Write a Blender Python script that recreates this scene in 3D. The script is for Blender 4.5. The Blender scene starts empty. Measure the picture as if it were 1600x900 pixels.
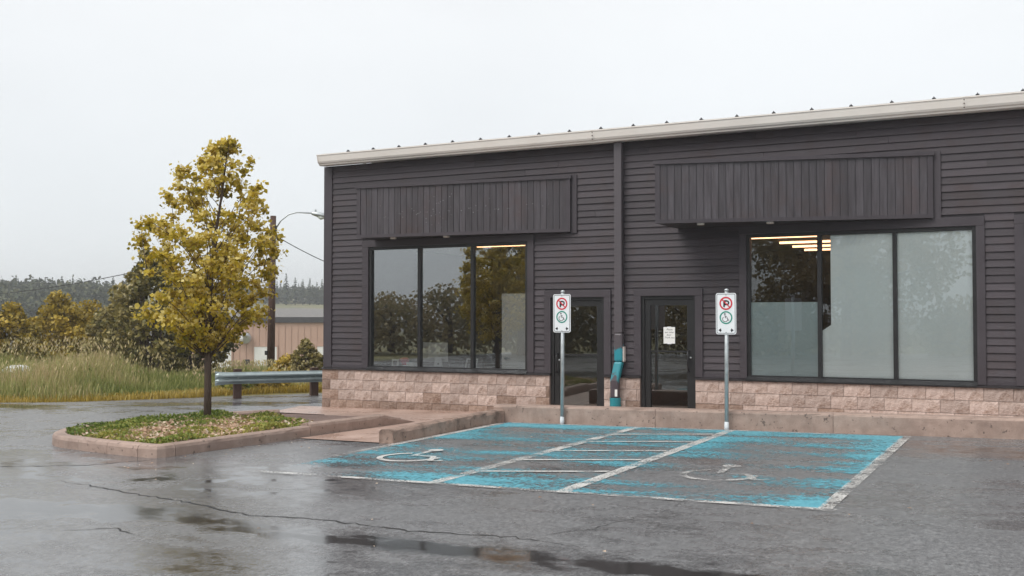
import bpy, math, random
import numpy as np
R = math.radians
random.seed(7); rng = np.random.default_rng(7)
scene = bpy.context.scene
C = scene.collection

# ------------------------------------------------------------------ camera
cam = bpy.data.cameras.new('camera'); cam.lens = 36.22; cam.sensor_width = 36.0
cam.clip_start = 0.1; cam.clip_end = 3000
camo = bpy.data.objects.new('camera', cam); C.objects.link(camo)
camo.location = (0, 0, 1.57); camo.rotation_euler = (R(90 + 1.637), 0, R(27.18))
scene.camera = camo
# ------------------------------------------------------------------ sky, sun, exposure
SUN_EL, SUN_AZ = R(52), R(205)          # high, veiled by cloud
w = bpy.data.worlds.new('World'); scene.world = w; w.use_nodes = True
nt = w.node_tree; nt.nodes.clear()
out = nt.nodes.new('ShaderNodeOutputWorld')
sky = nt.nodes.new('ShaderNodeTexSky'); sky.sky_type = 'NISHITA'; sky.sun_disc = False
sky.sun_elevation = SUN_EL; sky.sun_rotation = SUN_AZ
b1 = nt.nodes.new('ShaderNodeBackground'); b1.inputs[1].default_value = 0.10
nt.links.new(sky.outputs[0], b1.inputs[0])
tc = nt.nodes.new('ShaderNodeTexCoord')
sep = nt.nodes.new('ShaderNodeSeparateXYZ'); nt.links.new(tc.outputs['Generated'], sep.inputs[0])
ramp = nt.nodes.new('ShaderNodeValToRGB')
ramp.color_ramp.elements[0].position = 0.0; ramp.color_ramp.elements[0].color = (0.79, 0.825, 0.85, 1)
ramp.color_ramp.elements[1].position = 0.32; ramp.color_ramp.elements[1].color = (0.88, 0.893, 0.90, 1)
nt.links.new(sep.outputs[2], ramp.inputs[0])
mp = nt.nodes.new('ShaderNodeMapping'); mp.inputs['Scale'].default_value = (1, 1, 2.5)
nt.links.new(tc.outputs['Generated'], mp.inputs[0])
nz = nt.nodes.new('ShaderNodeTexNoise'); nz.inputs['Scale'].default_value = 1.7; nz.inputs['Detail'].default_value = 5
nt.links.new(mp.outputs[0], nz.inputs['Vector'])
mr = nt.nodes.new('ShaderNodeMapRange'); mr.inputs[1].default_value = .3; mr.inputs[2].default_value = .7
mr.inputs[3].default_value = .925; mr.inputs[4].default_value = 1.04
nt.links.new(nz.outputs[0], mr.inputs[0])
vm = nt.nodes.new('ShaderNodeVectorMath'); vm.operation = 'SCALE'
nt.links.new(ramp.outputs[0], vm.inputs[0]); nt.links.new(mr.outputs[0], vm.inputs['Scale'])
b2 = nt.nodes.new('ShaderNodeBackground'); b2.inputs[1].default_value = 0.705
nt.links.new(vm.outputs[0], b2.inputs[0])
mx = nt.nodes.new('ShaderNodeMixShader'); mx.inputs[0].default_value = 0.93      # closed cloud cover
nt.links.new(b1.outputs[0], mx.inputs[1]); nt.links.new(b2.outputs[0], mx.inputs[2])
nt.links.new(mx.outputs[0], out.inputs[0])

sl = bpy.data.lights.new('sun', 'SUN'); sl.energy = 1.5; sl.angle = R(40); sl.color = (1, .97, .93)
so = bpy.data.objects.new('sun', sl); C.objects.link(so)
so.rotation_euler = (R(38), 0, R(-25)); so.location = (0, -10, 30)
vs = scene.view_settings
vs.view_transform = 'Standard'; vs.look = 'None'; vs.gamma = 1.0; vs.exposure = 0.70; vs.use_curve_mapping = False
scene.cycles.use_denoising = True
scene.cycles.max_bounces = 7; scene.cycles.transparent_max_bounces = 12
scene.cycles.diffuse_bounces = 3; scene.cycles.glossy_bounces = 4; scene.cycles.volume_bounces = 0

# ------------------------------------------------------------------ material helpers
def newmat(name):
    m = bpy.data.materials.new(name); m.use_nodes = True
    n = m.node_tree; n.nodes.clear()
    o = n.nodes.new('ShaderNodeOutputMaterial')
    return m, n, o
def node(n, t, **kw):
    x = n.nodes.new(t)
    for k, v in kw.items():
        if k.startswith('_'): setattr(x, k[1:], v)
        else: x.inputs[k].default_value = v
    return x
def L(n, a, b): n.links.new(a, b)
def noise(n, scale, stretch=(1, 1, 1), detail=5, rough=.6, coord='Object'):
    tc = node(n, 'ShaderNodeTexCoord'); mp = node(n, 'ShaderNodeMapping'); mp.inputs['Scale'].default_value = stretch
    L(n, tc.outputs[coord], mp.inputs[0])
    z = node(n, 'ShaderNodeTexNoise', Scale=scale, Detail=detail, Roughness=rough); L(n, mp.outputs[0], z.inputs['Vector'])
    return z.outputs[0]
def rng_map(n, v, a, b, c, d, smooth=False):
    m = node(n, 'ShaderNodeMapRange'); m.clamp = True
    if smooth: m.interpolation_type = 'SMOOTHSTEP'
    for i, x in enumerate((a, b, c, d)): m.inputs[i + 1].default_value = x
    L(n, v, m.inputs[0]); return m.outputs[0]
def mixc(n, f, a, b, mode='MIX'):
    m = node(n, 'ShaderNodeMix', _data_type='RGBA', _blend_type=mode)
    for i, x in ((0, f), (6, a), (7, b)):
        if hasattr(x, 'links'): L(n, x, m.inputs[i])
        elif i == 0: m.inputs[0].default_value = x
        else: m.inputs[i].default_value = (*x, 1) if len(x) == 3 else x
    return m.outputs[2]
def mathn(n, op, a, b=None):
    m = node(n, 'ShaderNodeMath', _operation=op)
    for i, x in ((0, a), (1, b)):
        if x is None: continue
        if hasattr(x, 'links'): L(n, x, m.inputs[i])
        else: m.inputs[i].default_value = x
    return m.outputs[0]
def bumpn(n, h, strength, dist=.01):
    b = node(n, 'ShaderNodeBump', Strength=strength, Distance=dist); L(n, h, b.inputs['Height']); return b.outputs[0]
def std(name, c1, c2=None, scale=4, rough=.6, rough2=None, bump=0, bscale=60, stretch=(1, 1, 1), rnd=0, spec=.4, metal=0, c3=None, s3=1.2, t3=(.5, .65), bdist=.01, pits=None):
    m, n, o = newmat(name)
    p = node(n, 'ShaderNodeBsdfPrincipled'); L(n, p.outputs[0], o.inputs[0])
    c2 = c2 or c1
    z = noise(n, scale, stretch)
    col = mixc(n, rng_map(n, z, .3, .7, 0, 1), c1, c2)
    if c3:
        z3 = noise(n, s3, (1, 1, 1), 6, .65)
        col = mixc(n, rng_map(n, z3, t3[0], t3[1], 0, 1), col, c3)
    if pits:
        col = mixc(n, rng_map(n, noise(n, 17, (1, 1, 1), 3, .6), .63, .68, 0, .8), col, pits)
        col = mixc(n, rng_map(n, noise(n, 6, (1, 1, .25), 6, .7), .5, .75, 0, .5), col, (.42, .33, .28))
    if rnd:
        oi = node(n, 'ShaderNodeObjectInfo')
        v = rng_map(n, oi.outputs['Random'], 0, 1, 1 - rnd, 1 + rnd)
        col = mixc(n, 1.0, col, v, 'MULTIPLY')
    L(n, col, p.inputs['Base Color'])
    if rough2 is None: p.inputs['Roughness'].default_value = rough
    else: L(n, rng_map(n, z, .35, .65, rough, rough2), p.inputs['Roughness'])
    p.inputs['Specular IOR Level'].default_value = spec; p.inputs['Metallic'].default_value = metal
    if bump: L(n, bumpn(n, noise(n, bscale, stretch), bump, bdist), p.inputs['Normal'])
    return m

M = {}
M['paint'] = std('weathered_dark_paint', (.043, .035, .041), (.067, .056, .064), 5, .5, .65, .5, 30, (.5, 4, 6), rnd=.20, c3=(.052, .038, .041), s3=1.5)
M['trim'] = std('dark_trim_paint', (.049, .041, .048), (.062, .053, .061), 4, .5, .6, .3, 30, (.6, 4, .6), rnd=.06)
M['signboard'] = std('weathered_dark_boards', (.045, .038, .043), (.084, .076, .086), 5, .38, .55, .5, 30, (5, 4, .45), rnd=.20, c3=(.066, .048, .05), s3=1.6, t3=(.5, .7))
M['black'] = std('black_aluminium', (.014, .014, .015), (.02, .02, .021), 8, .38, rough2=.5)
M['flash'] = std('black_flashing', (.022, .019, .02), (.035, .03, .032), 6, .5)
M['cream'] = std('cream_metal', (.80, .745, .69), (.86, .81, .76), 2, .45, .55, rnd=.02, c3=(.70, .62, .56), s3=.9, t3=(.62, .75))
M['white_metal'] = std('white_metal', (.72, .72, .70), None, 3, .45)
M['dark_cap'] = std('dark_closure', (.03, .03, .035), None, 3, .6)
M['block'] = std('split_face_block', (.41, .31, .265), (.62, .495, .44), 9, .8, None, .8, 34, rnd=.17, c3=(.25, .15, .10), s3=3.4, t3=(.50, .70), bdist=.03)
M['blockbrown'] = std('brown_split_face_block', (.27, .185, .14), (.45, .33, .275), 8, .8, None, .8, 34, rnd=.2, c3=(.20, .12, .08), s3=3.4, t3=(.46, .66), bdist=.03)
M['mortar'] = std('mortar', (.20, .15, .13), (.27, .21, .18), 14, .9, bump=.4)
M['kerb'] = std('red_kerb_concrete', (.31, .22, .18), (.41, .30, .25), 9, .55, .75, .6, 70, c3=(.24, .17, .14), s3=2.2, t3=(.5, .7), rnd=.08, pits=(.07, .05, .042))
M['kerbworn'] = std('worn_kerb_concrete', (.28, .19, .15), (.40, .285, .23), 8, .6, .8, .8, 45, c3=(.17, .115, .09), s3=4, t3=(.48, .62), pits=(.05, .04, .035))
M['walk'] = std('wet_red_concrete', (.40, .27, .215), (.50, .36, .30), 2.2, .22, .5, .25, 110, c3=(.33, .215, .17), s3=.9)
M['galv'] = std('galvanised_steel', (.42, .45, .46), (.56, .59, .60), 14, .38, .55, metal=.75)
M['rail'] = std('galvanised_rail', (.29, .35, .36), (.42, .48, .485), 5, .35, .5, metal=.5)
M['wood_post'] = std('brown_timber', (.055, .03, .022), (.10, .055, .04), 6, .8, bump=.5, bscale=20, stretch=(4, 4, .4))
M['bark'] = std('young_maple_bark', (.06, .04, .03), (.12, .085, .065), 10, .8, bump=.8, bscale=30, stretch=(3, 3, .6))
M['interior'] = std('office_wall', (.58, .60, .58), None, 2, .8)
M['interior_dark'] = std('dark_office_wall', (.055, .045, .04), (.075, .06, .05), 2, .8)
M['floor'] = std('office_floor', (.16, .155, .15), None, 3, .5)
M['ceiling'] = std('office_ceiling', (.72, .72, .70), None, 3, .8)
M['white'] = std('white_paint', (.80, .81, .78), (.84, .84, .82), 3, .45)
M['panelwhite'] = std('white_partition', (.90, .94, .92), (.94, .96, .94), 1.3, .6)
M['signwhite'] = std('reflective_white', (.78, .80, .82), (.84, .85, .86), 3, .4)
M['red'] = std('sign_red', (.62, .025, .045), None, 3, .4)
M['green'] = std('sign_green', (.012, .26, .19), None, 3, .4)
M['ink'] = std('sign_black', (.012, .012, .018), None, 3, .45)
M['silver'] = std('brushed_silver', (.62, .64, .65), None, 3, .35, metal=.35)
M['pink'] = std('pink_plastic', (.72, .06, .13), None, 3, .4)
M['plastic_black'] = std('black_plastic', (.02, .02, .022), None, 3, .4)
M['desk'] = std('grey_desk', (.30, .30, .30), None, 3, .5)
M['mulch'] = std('red_gravel', (.22, .14, .115), (.42, .30, .26), 60, .8, bump=1, bscale=60, bdist=.03)
M['soil'] = std('soil', (.07, .05, .03), (.13, .09, .05), 20, .9, bump=.8, bscale=30)
M['teal'] = None
M['tan'] = std('tan_metal_siding', (.50, .33, .255), (.56, .38, .30), 1.2, .6)
M['dark_roof'] = std('dark_roof_edge', (.055, .055, .06), (.08, .08, .085), 2, .6)
M['rock'] = std('white_cover', (.66, .68, .70), (.78, .79, .80), 3, .7, bump=.6, bscale=8)
M['crack'] = std('crack_filler', (.02, .02, .02), (.035, .034, .033), 20, .7)
M['wire'] = std('cable_black', (.02, .02, .02), None, 3, .6)
M['lampglass'] = std('lamp_lens', (.62, .66, .62), None, 3, .2)

def chipped(name, a, b, zlo, zhi):
    m, n, o = newmat(name); p = node(n, 'ShaderNodeBsdfPrincipled', Roughness=.42); L(n, p.outputs[0], o.inputs[0])
    z = noise(n, 7, (1, 1, .7), 6, .7)
    tc = node(n, 'ShaderNodeTexCoord'); s = node(n, 'ShaderNodeSeparateXYZ'); L(n, tc.outputs['Object'], s.inputs[0])
    zz = rng_map(n, s.outputs[2], min(zlo, zhi), max(zlo, zhi), *((.32, -.32) if zhi > zlo else (-.2, .3)))
    f = rng_map(n, mathn(n, 'ADD', z, zz), .46, .54, 0, 1)
    L(n, mixc(n, f, a, b), p.inputs['Base Color']); return m
M['spout'] = chipped('chipped_spout_paint', (.085, .074, .082), (.02, .22, .27), .9, 1.5)
M['elbow'] = chipped('chipped_elbow_paint', (.075, .06, .07), (.025, .25, .30), .98, .5)
M['lowspout'] = chipped('worn_teal_spout_paint', (.085, .074, .082), (.02, .25, .31), 1.05, 1.4)
M['collar'] = std('teal_paint', (.015, .20, .25), (.03, .27, .31), 5, .4)

def glass(name, f0, tint):
    m, n, o = newmat(name)
    t = node(n, 'ShaderNodeBsdfTransparent'); t.inputs[0].default_value = (*tint, 1)
    g = node(n, 'ShaderNodeBsdfGlossy', Roughness=0.0); g.inputs[0].default_value = (.94, .97, 1, 1)
    fr = node(n, 'ShaderNodeFresnel', IOR=1.5)
    fac = rng_map(n, fr.outputs[0], .04, 1, f0, 1)
    mx = node(n, 'ShaderNodeMixShader'); L(n, fac, mx.inputs[0]); L(n, t.outputs[0], mx.inputs[1]); L(n, g.outputs[0], mx.inputs[2])
    L(n, mx.outputs[0], o.inputs[0]); return m
M['glass'] = glass('coated_window_glass', .185, (.98, .99, .985))
M['clearglass'] = glass('clear_window_glass', .075, (.985, .995, .99))
M['doorglass'] = glass('tinted_door_glass', .13, (.72, .70, .64))

def emit(name, c, s):
    m, n, o = newmat(name); e = node(n, 'ShaderNodeEmission', Strength=s); e.inputs[0].default_value = (*c, 1); L(n, e.outputs[0], o.inputs[0]); return m
M['tube'] = emit('lit_tube', (1, .52, .27), 2.6)

def film(name, col, alpha):
    m, n, o = newmat(name)
    d = node(n, 'ShaderNodeBsdfPrincipled', Roughness=.6); d.inputs['Base Color'].default_value = (*col, 1)
    t = node(n, 'ShaderNodeBsdfTransparent')
    mx = node(n, 'ShaderNodeMixShader'); mx.inputs[0].default_value = alpha
    L(n, t.outputs[0], mx.inputs[1]); L(n, d.outputs[0], mx.inputs[2]); L(n, mx.outputs[0], o.inputs[0]); return m
M['film'] = film('frosted_film', (.58, .67, .67), .74)

def leafmat(name, cols, trans=.35, rough=.5):
    """cols: dark, mid, light, chosen by a random tint carried by each leaf"""
    m, n, o = newmat(name)
    a = node(n, 'ShaderNodeAttribute', _attribute_name='tint')
    r = node(n, 'ShaderNodeValToRGB'); e = r.color_ramp.elements
    e[0].position = 0; e[0].color = (*cols[0], 1); e[1].position = 1; e[1].color = (*cols[-1], 1)
    for i, c in enumerate(cols[1:-1]):
        x = e.new((i + 1) / (len(cols) - 1)); x.color = (*c, 1)
    L(n, a.outputs['Fac'], r.inputs[0])
    p = node(n, 'ShaderNodeBsdfPrincipled', Roughness=rough); p.inputs['Specular IOR Level'].default_value = .35
    L(n, r.outputs[0], p.inputs['Base Color'])
    t = node(n, 'ShaderNodeBsdfTranslucent'); L(n, r.outputs[0], t.inputs[0])
    mx = node(n, 'ShaderNodeMixShader'); mx.inputs[0].default_value = trans
    L(n, p.outputs[0], mx.inputs[1]); L(n, t.outputs[0], mx.inputs[2]); L(n, mx.outputs[0], o.inputs[0]); return m
M['maple'] = leafmat('maple_leaf', [(.12, .115, .014), (.34, .27, .02), (.62, .46, .04), (.86, .73, .28)], .42, .36)
M['dkleaf'] = leafmat('dark_shrub_leaf', [(.07, .072, .022), (.17, .15, .04), (.32, .255, .08), (.62, .55, .33)], .25)
M['olive'] = leafmat('olive_shrub_leaf', [(.12, .10, .022), (.30, .225, .034), (.50, .36, .055), (.66, .48, .09)], .3)
M['grass'] = leafmat('tall_grass_blade', [(.14, .18, .04), (.27, .30, .085), (.42, .39, .15), (.58, .45, .26)], .35, .6)
M['ygrass'] = leafmat('yellow_verge_grass', [(.20, .15, .025), (.36, .25, .03), (.46, .33, .06), (.5, .4, .14)], .3, .6)
M['cover'] = leafmat('ground_cover_leaf', [(.08, .13, .02), (.17, .23, .038), (.29, .31, .06), (.42, .36, .09)], .3)
M['flower'] = leafmat('dry_flower_head', [(.34, .20, .12), (.54, .35, .23), (.68, .50, .36), (.80, .68, .54)], .3)
M['conifer'] = leafmat('conifer_needles', [(.014, .024, .016), (.028, .042, .026), (.046, .06, .032), (.085, .09, .04)], .1, .7)
M['hillleaf'] = leafmat('hill_broadleaf', [(.02, .03, .016), (.042, .055, .026), (.075, .085, .034), (.12, .115, .045)], .15, .7)
M['roadleaf'] = leafmat('roadside_leaf', [(.15, .14, .075), (.27, .225, .10), (.40, .30, .13), (.52, .39, .19)], .25)

# ------------------------------------------------------------------ mesh helpers
class MB:
    def __init__(s): s.v = []; s.f = []
    def add(s, vs, fs):
        k = len(s.v); s.v += [tuple(p) for p in vs]; s.f += [tuple(i + k for i in f) for f in fs]; return s
    def box(s, x0, x1, y0, y1, z0, z1):
        return s.add([(x0, y0, z0), (x1, y0, z0), (x1, y1, z0), (x0, y1, z0), (x0, y0, z1), (x1, y0, z1), (x1, y1, z1), (x0, y1, z1)],
                     [(0, 3, 2, 1), (4, 5, 6, 7), (0, 1, 5, 4), (1, 2, 6, 5), (2, 3, 7, 6), (3, 0, 4, 7)])
    def prism(s, poly, axis, a, b):
        """extrude a polygon: axis 0 = poly in (y,z), 1 = (x,z), 2 = (x,y)"""
        def pt(p, t): return (t, p[0], p[1]) if axis == 0 else (p[0], t, p[1]) if axis == 1 else (p[0], p[1], t)
        n = len(poly)
        return s.add([pt(p, a) for p in poly] + [pt(p, b) for p in poly],
                     [tuple(range(n)), tuple(range(2 * n - 1, n - 1, -1))] + [(i, i + n, (i + 1) % n + n, (i + 1) % n) for i in range(n)])
    def tube(s, pts, rad, seg=10, cap=True):
        pts = [np.array(p, float) for p in pts]; n = len(pts)
        rad = rad if hasattr(rad, '__len__') else [rad] * n
        vs = []; prev = None
        for i, p in enumerate(pts):
            t = pts[min(i + 1, n - 1)] - pts[max(i - 1, 0)]; t = t / (np.linalg.norm(t) + 1e-9)
            a = np.array((0, 0, 1.)) if abs(t[2]) < .9 else np.array((1., 0, 0))
            if prev is not None: a = prev
            u = np.cross(np.cross(t, a), t); u /= np.linalg.norm(u) + 1e-9; prev = u
            q = np.cross(t, u)
            for k in range(seg):
                an = 2 * math.pi * k / seg
                vs.append(p + rad[i] * (math.cos(an) * u + math.sin(an) * q))
        fs = [(i * seg + k, i * seg + (k + 1) % seg, (i + 1) * seg + (k + 1) % seg, (i + 1) * seg + k) for i in range(n - 1) for k in range(seg)]
        if cap: fs += [tuple(range(seg - 1, -1, -1)), tuple(range((n - 1) * seg, n * seg))]
        return s.add(vs, fs)
    def ribbon(s, pts, wdt, y, thick=.002, closed=False):
        """flat stroke in the x-z plane facing -y"""
        P = [np.array(p, float) for p in pts]; n = len(P); l = []; r = []
        for i in range(n):
            a = P[(i - 1) % n] if closed or i > 0 else P[i]; b = P[(i + 1) % n] if closed or i < n - 1 else P[i]
            t = b - a; t /= np.linalg.norm(t) + 1e-9; nn = np.array((-t[1], t[0])) * wdt / 2
            l.append(P[i] + nn); r.append(P[i] - nn)
        vs = [(p[0], y, p[1]) for p in l] + [(p[0], y, p[1]) for p in r] + [(p[0], y + thick, p[1]) for p in l] + [(p[0], y + thick, p[1]) for p in r]
        m = n if closed else n - 1; fs = []
        for i in range(m):
            j = (i + 1) % n
            fs += [(i, j, n + j, n + i), (2 * n + i, 3 * n + i, 3 * n + j, 2 * n + j), (i, 2 * n + i, 2 * n + j, j), (n + i, n + j, 3 * n + j, 3 * n + i)]
        return s.add(vs, fs)

def mesh(name, v, f):
    me = bpy.data.meshes.new(name); me.from_pydata([tuple(map(float, p)) for p in v], [], f); me.update(); return me
def link(name, me, m, parent=None, loc=(0, 0, 0), smooth=False, bevel=0):
    if m is not None and len(me.materials) == 0: me.materials.append(m)
    o = bpy.data.objects.new(name, me); C.objects.link(o); o.location = loc
    if parent is not None: o.parent = parent
    if smooth: me.polygons.foreach_set('use_smooth', [True] * len(me.polygons))
    if bevel:
        b = o.modifiers.new('bevel', 'BEVEL'); b.width = bevel; b.segments = 2; b.limit_method = 'ANGLE'
    return o
def put(name, mb, m, parent=None, base=None, smooth=False, bevel=0):
    """mesh given in world coordinates; base = world position of the top-level parent"""
    b = np.array(base if base is not None else (parent.get('_b') if parent is not None and parent.get('_b') is not None else (0, 0, 0)), float)
    o = link(name, mesh(name, [np.array(p) - b for p in mb.v], mb.f), m, parent, smooth=smooth, bevel=bevel)
    if parent is not None and parent.get('_b') is not None: o['_b'] = list(b)
    return o
def tag(o, label, cat, group=None):
    o['label'] = label; o['category'] = cat
    if group: o['group'] = group
    return o
def structure(o): o['kind'] = 'structure'; return o
def thing(name, base, label, cat, group=None, rotz=0):
    o = bpy.data.objects.new(name, None); C.objects.link(o); o.location = base; o.rotation_euler = (0, 0, rotz)
    o['_b'] = [float(x) for x in (base if rotz == 0 else (0, 0, 0))]; o.empty_display_size = .2
    return tag(o, label, cat, group)
def bx(*a): return MB().box(*a)
def fast_mesh(name, v, loops, sizes, tint=None):
    """numpy mesh: v (n,3), loops flat, sizes = verts per face (int)"""
    me = bpy.data.meshes.new(name); nf = len(loops) // sizes
    me.vertices.add(len(v)); me.vertices.foreach_set('co', np.asarray(v, np.float32).ravel())
    me.loops.add(len(loops)); me.loops.foreach_set('vertex_index', np.asarray(loops, np.int32))
    me.polygons.add(nf); me.polygons.foreach_set('loop_start', np.arange(nf, dtype=np.int32) * sizes)
    try: me.polygons.foreach_set('loop_total', np.full(nf, sizes, np.int32))
    except Exception: pass
    if tint is not None:
        a = me.attributes.new('tint', 'FLOAT', 'POINT'); a.data.foreach_set('value', np.asarray(tint, np.float32))
    me.update(calc_edges=True); me.validate(); return me

# ------------------------------------------------------------------ ground shape
def G(x, y): return .0155 * min(max(x, -22), 6) - .03 * min(max(y - 15.0, 0), 4)
EN = np.array((-.729, .684))                       # away from the lot, across the road edge
EDGE = [(-24.5, 13.2), (-20.83, 15.4), (-19.8, 15.95), (-19.3, 16.9), (-18.95, 18.4), (-18.4, 19.85), (-17.6, 20.8), (-16.7, 21.6), (-13, 25)]
def edge_u(x, y):
    """signed distance beyond the road edge"""
    best = 1e9; sg = -1
    for (ax, ay), (bx_, by) in zip(EDGE[:-1], EDGE[1:]):
        dx, dy = bx_ - ax, by - ay; t = max(0, min(1, ((x - ax) * dx + (y - ay) * dy) / (dx * dx + dy * dy)))
        px, py = ax + t * dx, ay + t * dy; d = math.hypot(x - px, y - py)
        if d < best: best = d; sg = 1 if (dx * (y - ay) - dy * (x - ax)) > 0 else -1
    return best * sg
def plain_u(x, y): return (x + 18.6) * EN[0] + (y - 18.4) * EN[1]
def hgt(x, y):
    """terrain outside the asphalt"""
    u = plain_u(x, y); b = G(x, y)
    if u < -3: return b - .10
    k = lambda t: max(0, min(1, t)) ** 2 * (3 - 2 * max(0, min(1, t)))
    z = b - .10 + .10 * k((u + 1.0) / 1.5) + .12 * k(u / 4)
    z -= 3.6 * k((u - 7) / 38)
    z += 8.6 * k((u - 105) / 140) + 5 * k((u - 230) / 150)
    return z

# asphalt sheet, a grid whose edge follows the verge
def lot():
    s = .2; xs = np.arange(-26, 14.01, s); ys = np.arange(-16, 27.01, s)
    nx, ny = len(xs), len(ys)
    V = np.zeros((nx * ny, 3)); U = np.zeros(nx * ny)
    for i, x in enumerate(xs):
        for j, y in enumerate(ys):
            k = i * ny + j; u = edge_u(x, y) if x < -10 and y > 10 else (-9 if x > -16 else edge_u(x, y))
            if y < 13.2 and x < -20.8: u = -1
            px, py = x, y
            if 0 < u < .45:
                px -= EN[0] * u; py -= EN[1] * u
            U[k] = u; V[k] = (px, py, G(px, py))
    fs = []
    for i in range(nx - 1):
        for j in range(ny - 1):
            q = (i * ny + j, (i + 1) * ny + j, (i + 1) * ny + j + 1, i * ny + j + 1)
            if max(U[a] for a in q) < .45: fs += q
    # wetness carried by the surface
    def seg(px, py, a, b, wd):
        ax, ay = a; dx, dy = b[0] - ax, b[1] - ay
        t = np.clip(((px - ax) * dx + (py - ay) * dy) / (dx * dx + dy * dy), 0, 1)
        return np.exp(-(np.hypot(px - ax - t * dx, py - ay - t * dy) / wd) ** 2)
    x, y = V[:, 0], V[:, 1]; W = np.zeros(len(V))
    for a, b, wd, am in [((-9.6, 6.0), (-6.8, 6.45), .42, .95), ((-7.0, 6.55), (-4.8, 6.2), .22, .9), ((-4.8, 6.25), (-3.2, 6.3), .26, .82),
                         ((-3.3, 6.25), (-1.0, 6.25), .36, .74), ((-1.2, 6.25), (3, 5.9), .45, .72), ((-7.9, 8.9), (-6.9, 9.7), .45, .5),
                         ((-7.4, 7.5), (-5.9, 8.0), .35, .5), ((-1.0, 13.6), (1.5, 12.6), .7, .6), ((-5.2, 9.6), (-4.5, 10.4), .3, .4), ((-12.5, 7.6), (-8.6, 7.6), .35, .62),
                         ((-20.5, 14.4), (-18.8, 14.6), .5, .95), ((-17, 16), (-14.5, 18.6), .9, .5), ((-4.2, 5.2), (-2.6, 5.4), .3, .6), ((-13, 4.5), (-8, 5.6), 1.8, .6), ((-14, 7.0), (-9.5, 8.3), 1.2, .58), ((-8.5, 7.9), (-6.0, 8.5), .7, .5), ((-7, 4.8), (-3.5, 5.3), .8, .42)]:
        W = np.maximum(W, am * seg(x, y, a, b, wd))
    me = fast_mesh('asphalt', V, fs, 4)
    a = me.attributes.new('wet', 'FLOAT', 'POINT'); a.data.foreach_set('value', W.astype(np.float32))
    return me
def asphalt_mat():
    m, n, o = newmat('wet_asphalt'); p = node(n, 'ShaderNodeBsdfPrincipled'); L(n, p.outputs[0], o.inputs[0])
    big = noise(n, .45, (1, 1.6, 1), 5, .6); mid = noise(n, 4.5, (1, 1, 1), 6, .7); fine = noise(n, 95, (1, 1, 1), 3, .7); grit = noise(n, 24, (1, 1, 1), 4, .8)
    a = node(n, 'ShaderNodeAttribute', _attribute_name='wet')
    wv = mathn(n, 'ADD', a.outputs['Fac'], rng_map(n, noise(n, 2.4, (1, 1.5, 1), 7, .68), .25, .75, -.5, .5))
    pud = rng_map(n, wv, .48, .74, 0, 1, True)
    damp = rng_map(n, mathn(n, 'ADD', wv, rng_map(n, big, .35, .65, -.1, .35)), .05, .6, 0, 1, True)
    col = mixc(n, rng_map(n, fine, .36, .68, 0, 1), (.105, .106, .110), (.26, .262, .27))
    col = mixc(n, rng_map(n, grit, .56, .72, 0, .8), col, (.34, .33, .325))
    col = mixc(n, rng_map(n, grit, .44, .30, 0, .7), col, (.04, .038, .038))
    spk = noise(n, 30, (1, .6, 1), 5, .85)
    col = mixc(n, rng_map(n, spk, .40, .50, .6, 0), col, (.045, .045, .047)); col = mixc(n, rng_map(n, spk, .53, .64, 0, .6), col, (.37, .37, .375))
    col = mixc(n, rng_map(n, mid, .3, .7, 0, .40), col, (.118, .117, .120))
    col = mixc(n, damp, col, mixc(n, .28, col, (.034, .033, .033)))
    col = mixc(n, pud, col, (.034, .032, .031))
    L(n, col, p.inputs['Base Color'])
    r = mathn(n, 'SUBTRACT', rng_map(n, big, .3, .7, .37, .25), mathn(n, 'MULTIPLY', damp, .21))
    r = mathn(n, 'ADD', r, rng_map(n, mid, .3, .7, -.05, .07))
    mxr = node(n, 'ShaderNodeMix'); L(n, pud, mxr.inputs[0]); L(n, r, mxr.inputs[2]); mxr.inputs[3].default_value = .10
    L(n, mxr.outputs[0], p.inputs['Roughness']); p.inputs['Specular IOR Level'].default_value = .5
    h = mathn(n, 'ADD', fine, mathn(n, 'MULTIPLY', grit, 1.2))
    dry = mathn(n, 'SUBTRACT', mathn(n, 'SUBTRACT', 1.0, pud), mathn(n, 'MULTIPLY', damp, .6)); dry = mathn(n, 'MAXIMUM', dry, 0.0)
    b = node(n, 'ShaderNodeBump', Distance=.006); L(n, h, b.inputs['Height']); L(n, mathn(n, 'MULTIPLY', dry, .38), b.inputs['Strength'])
    b2 = node(n, 'ShaderNodeBump', Distance=.01, Strength=.08); L(n, noise(n, 3, (1, 2.5, 1), 3, .5), b2.inputs['Height']); L(n, b.outputs[0], b2.inputs['Normal'])
    L(n, b2.outputs[0], p.inputs['Normal'])
    return m
asphalt = structure(link('asphalt', lot(), asphalt_mat()))

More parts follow.
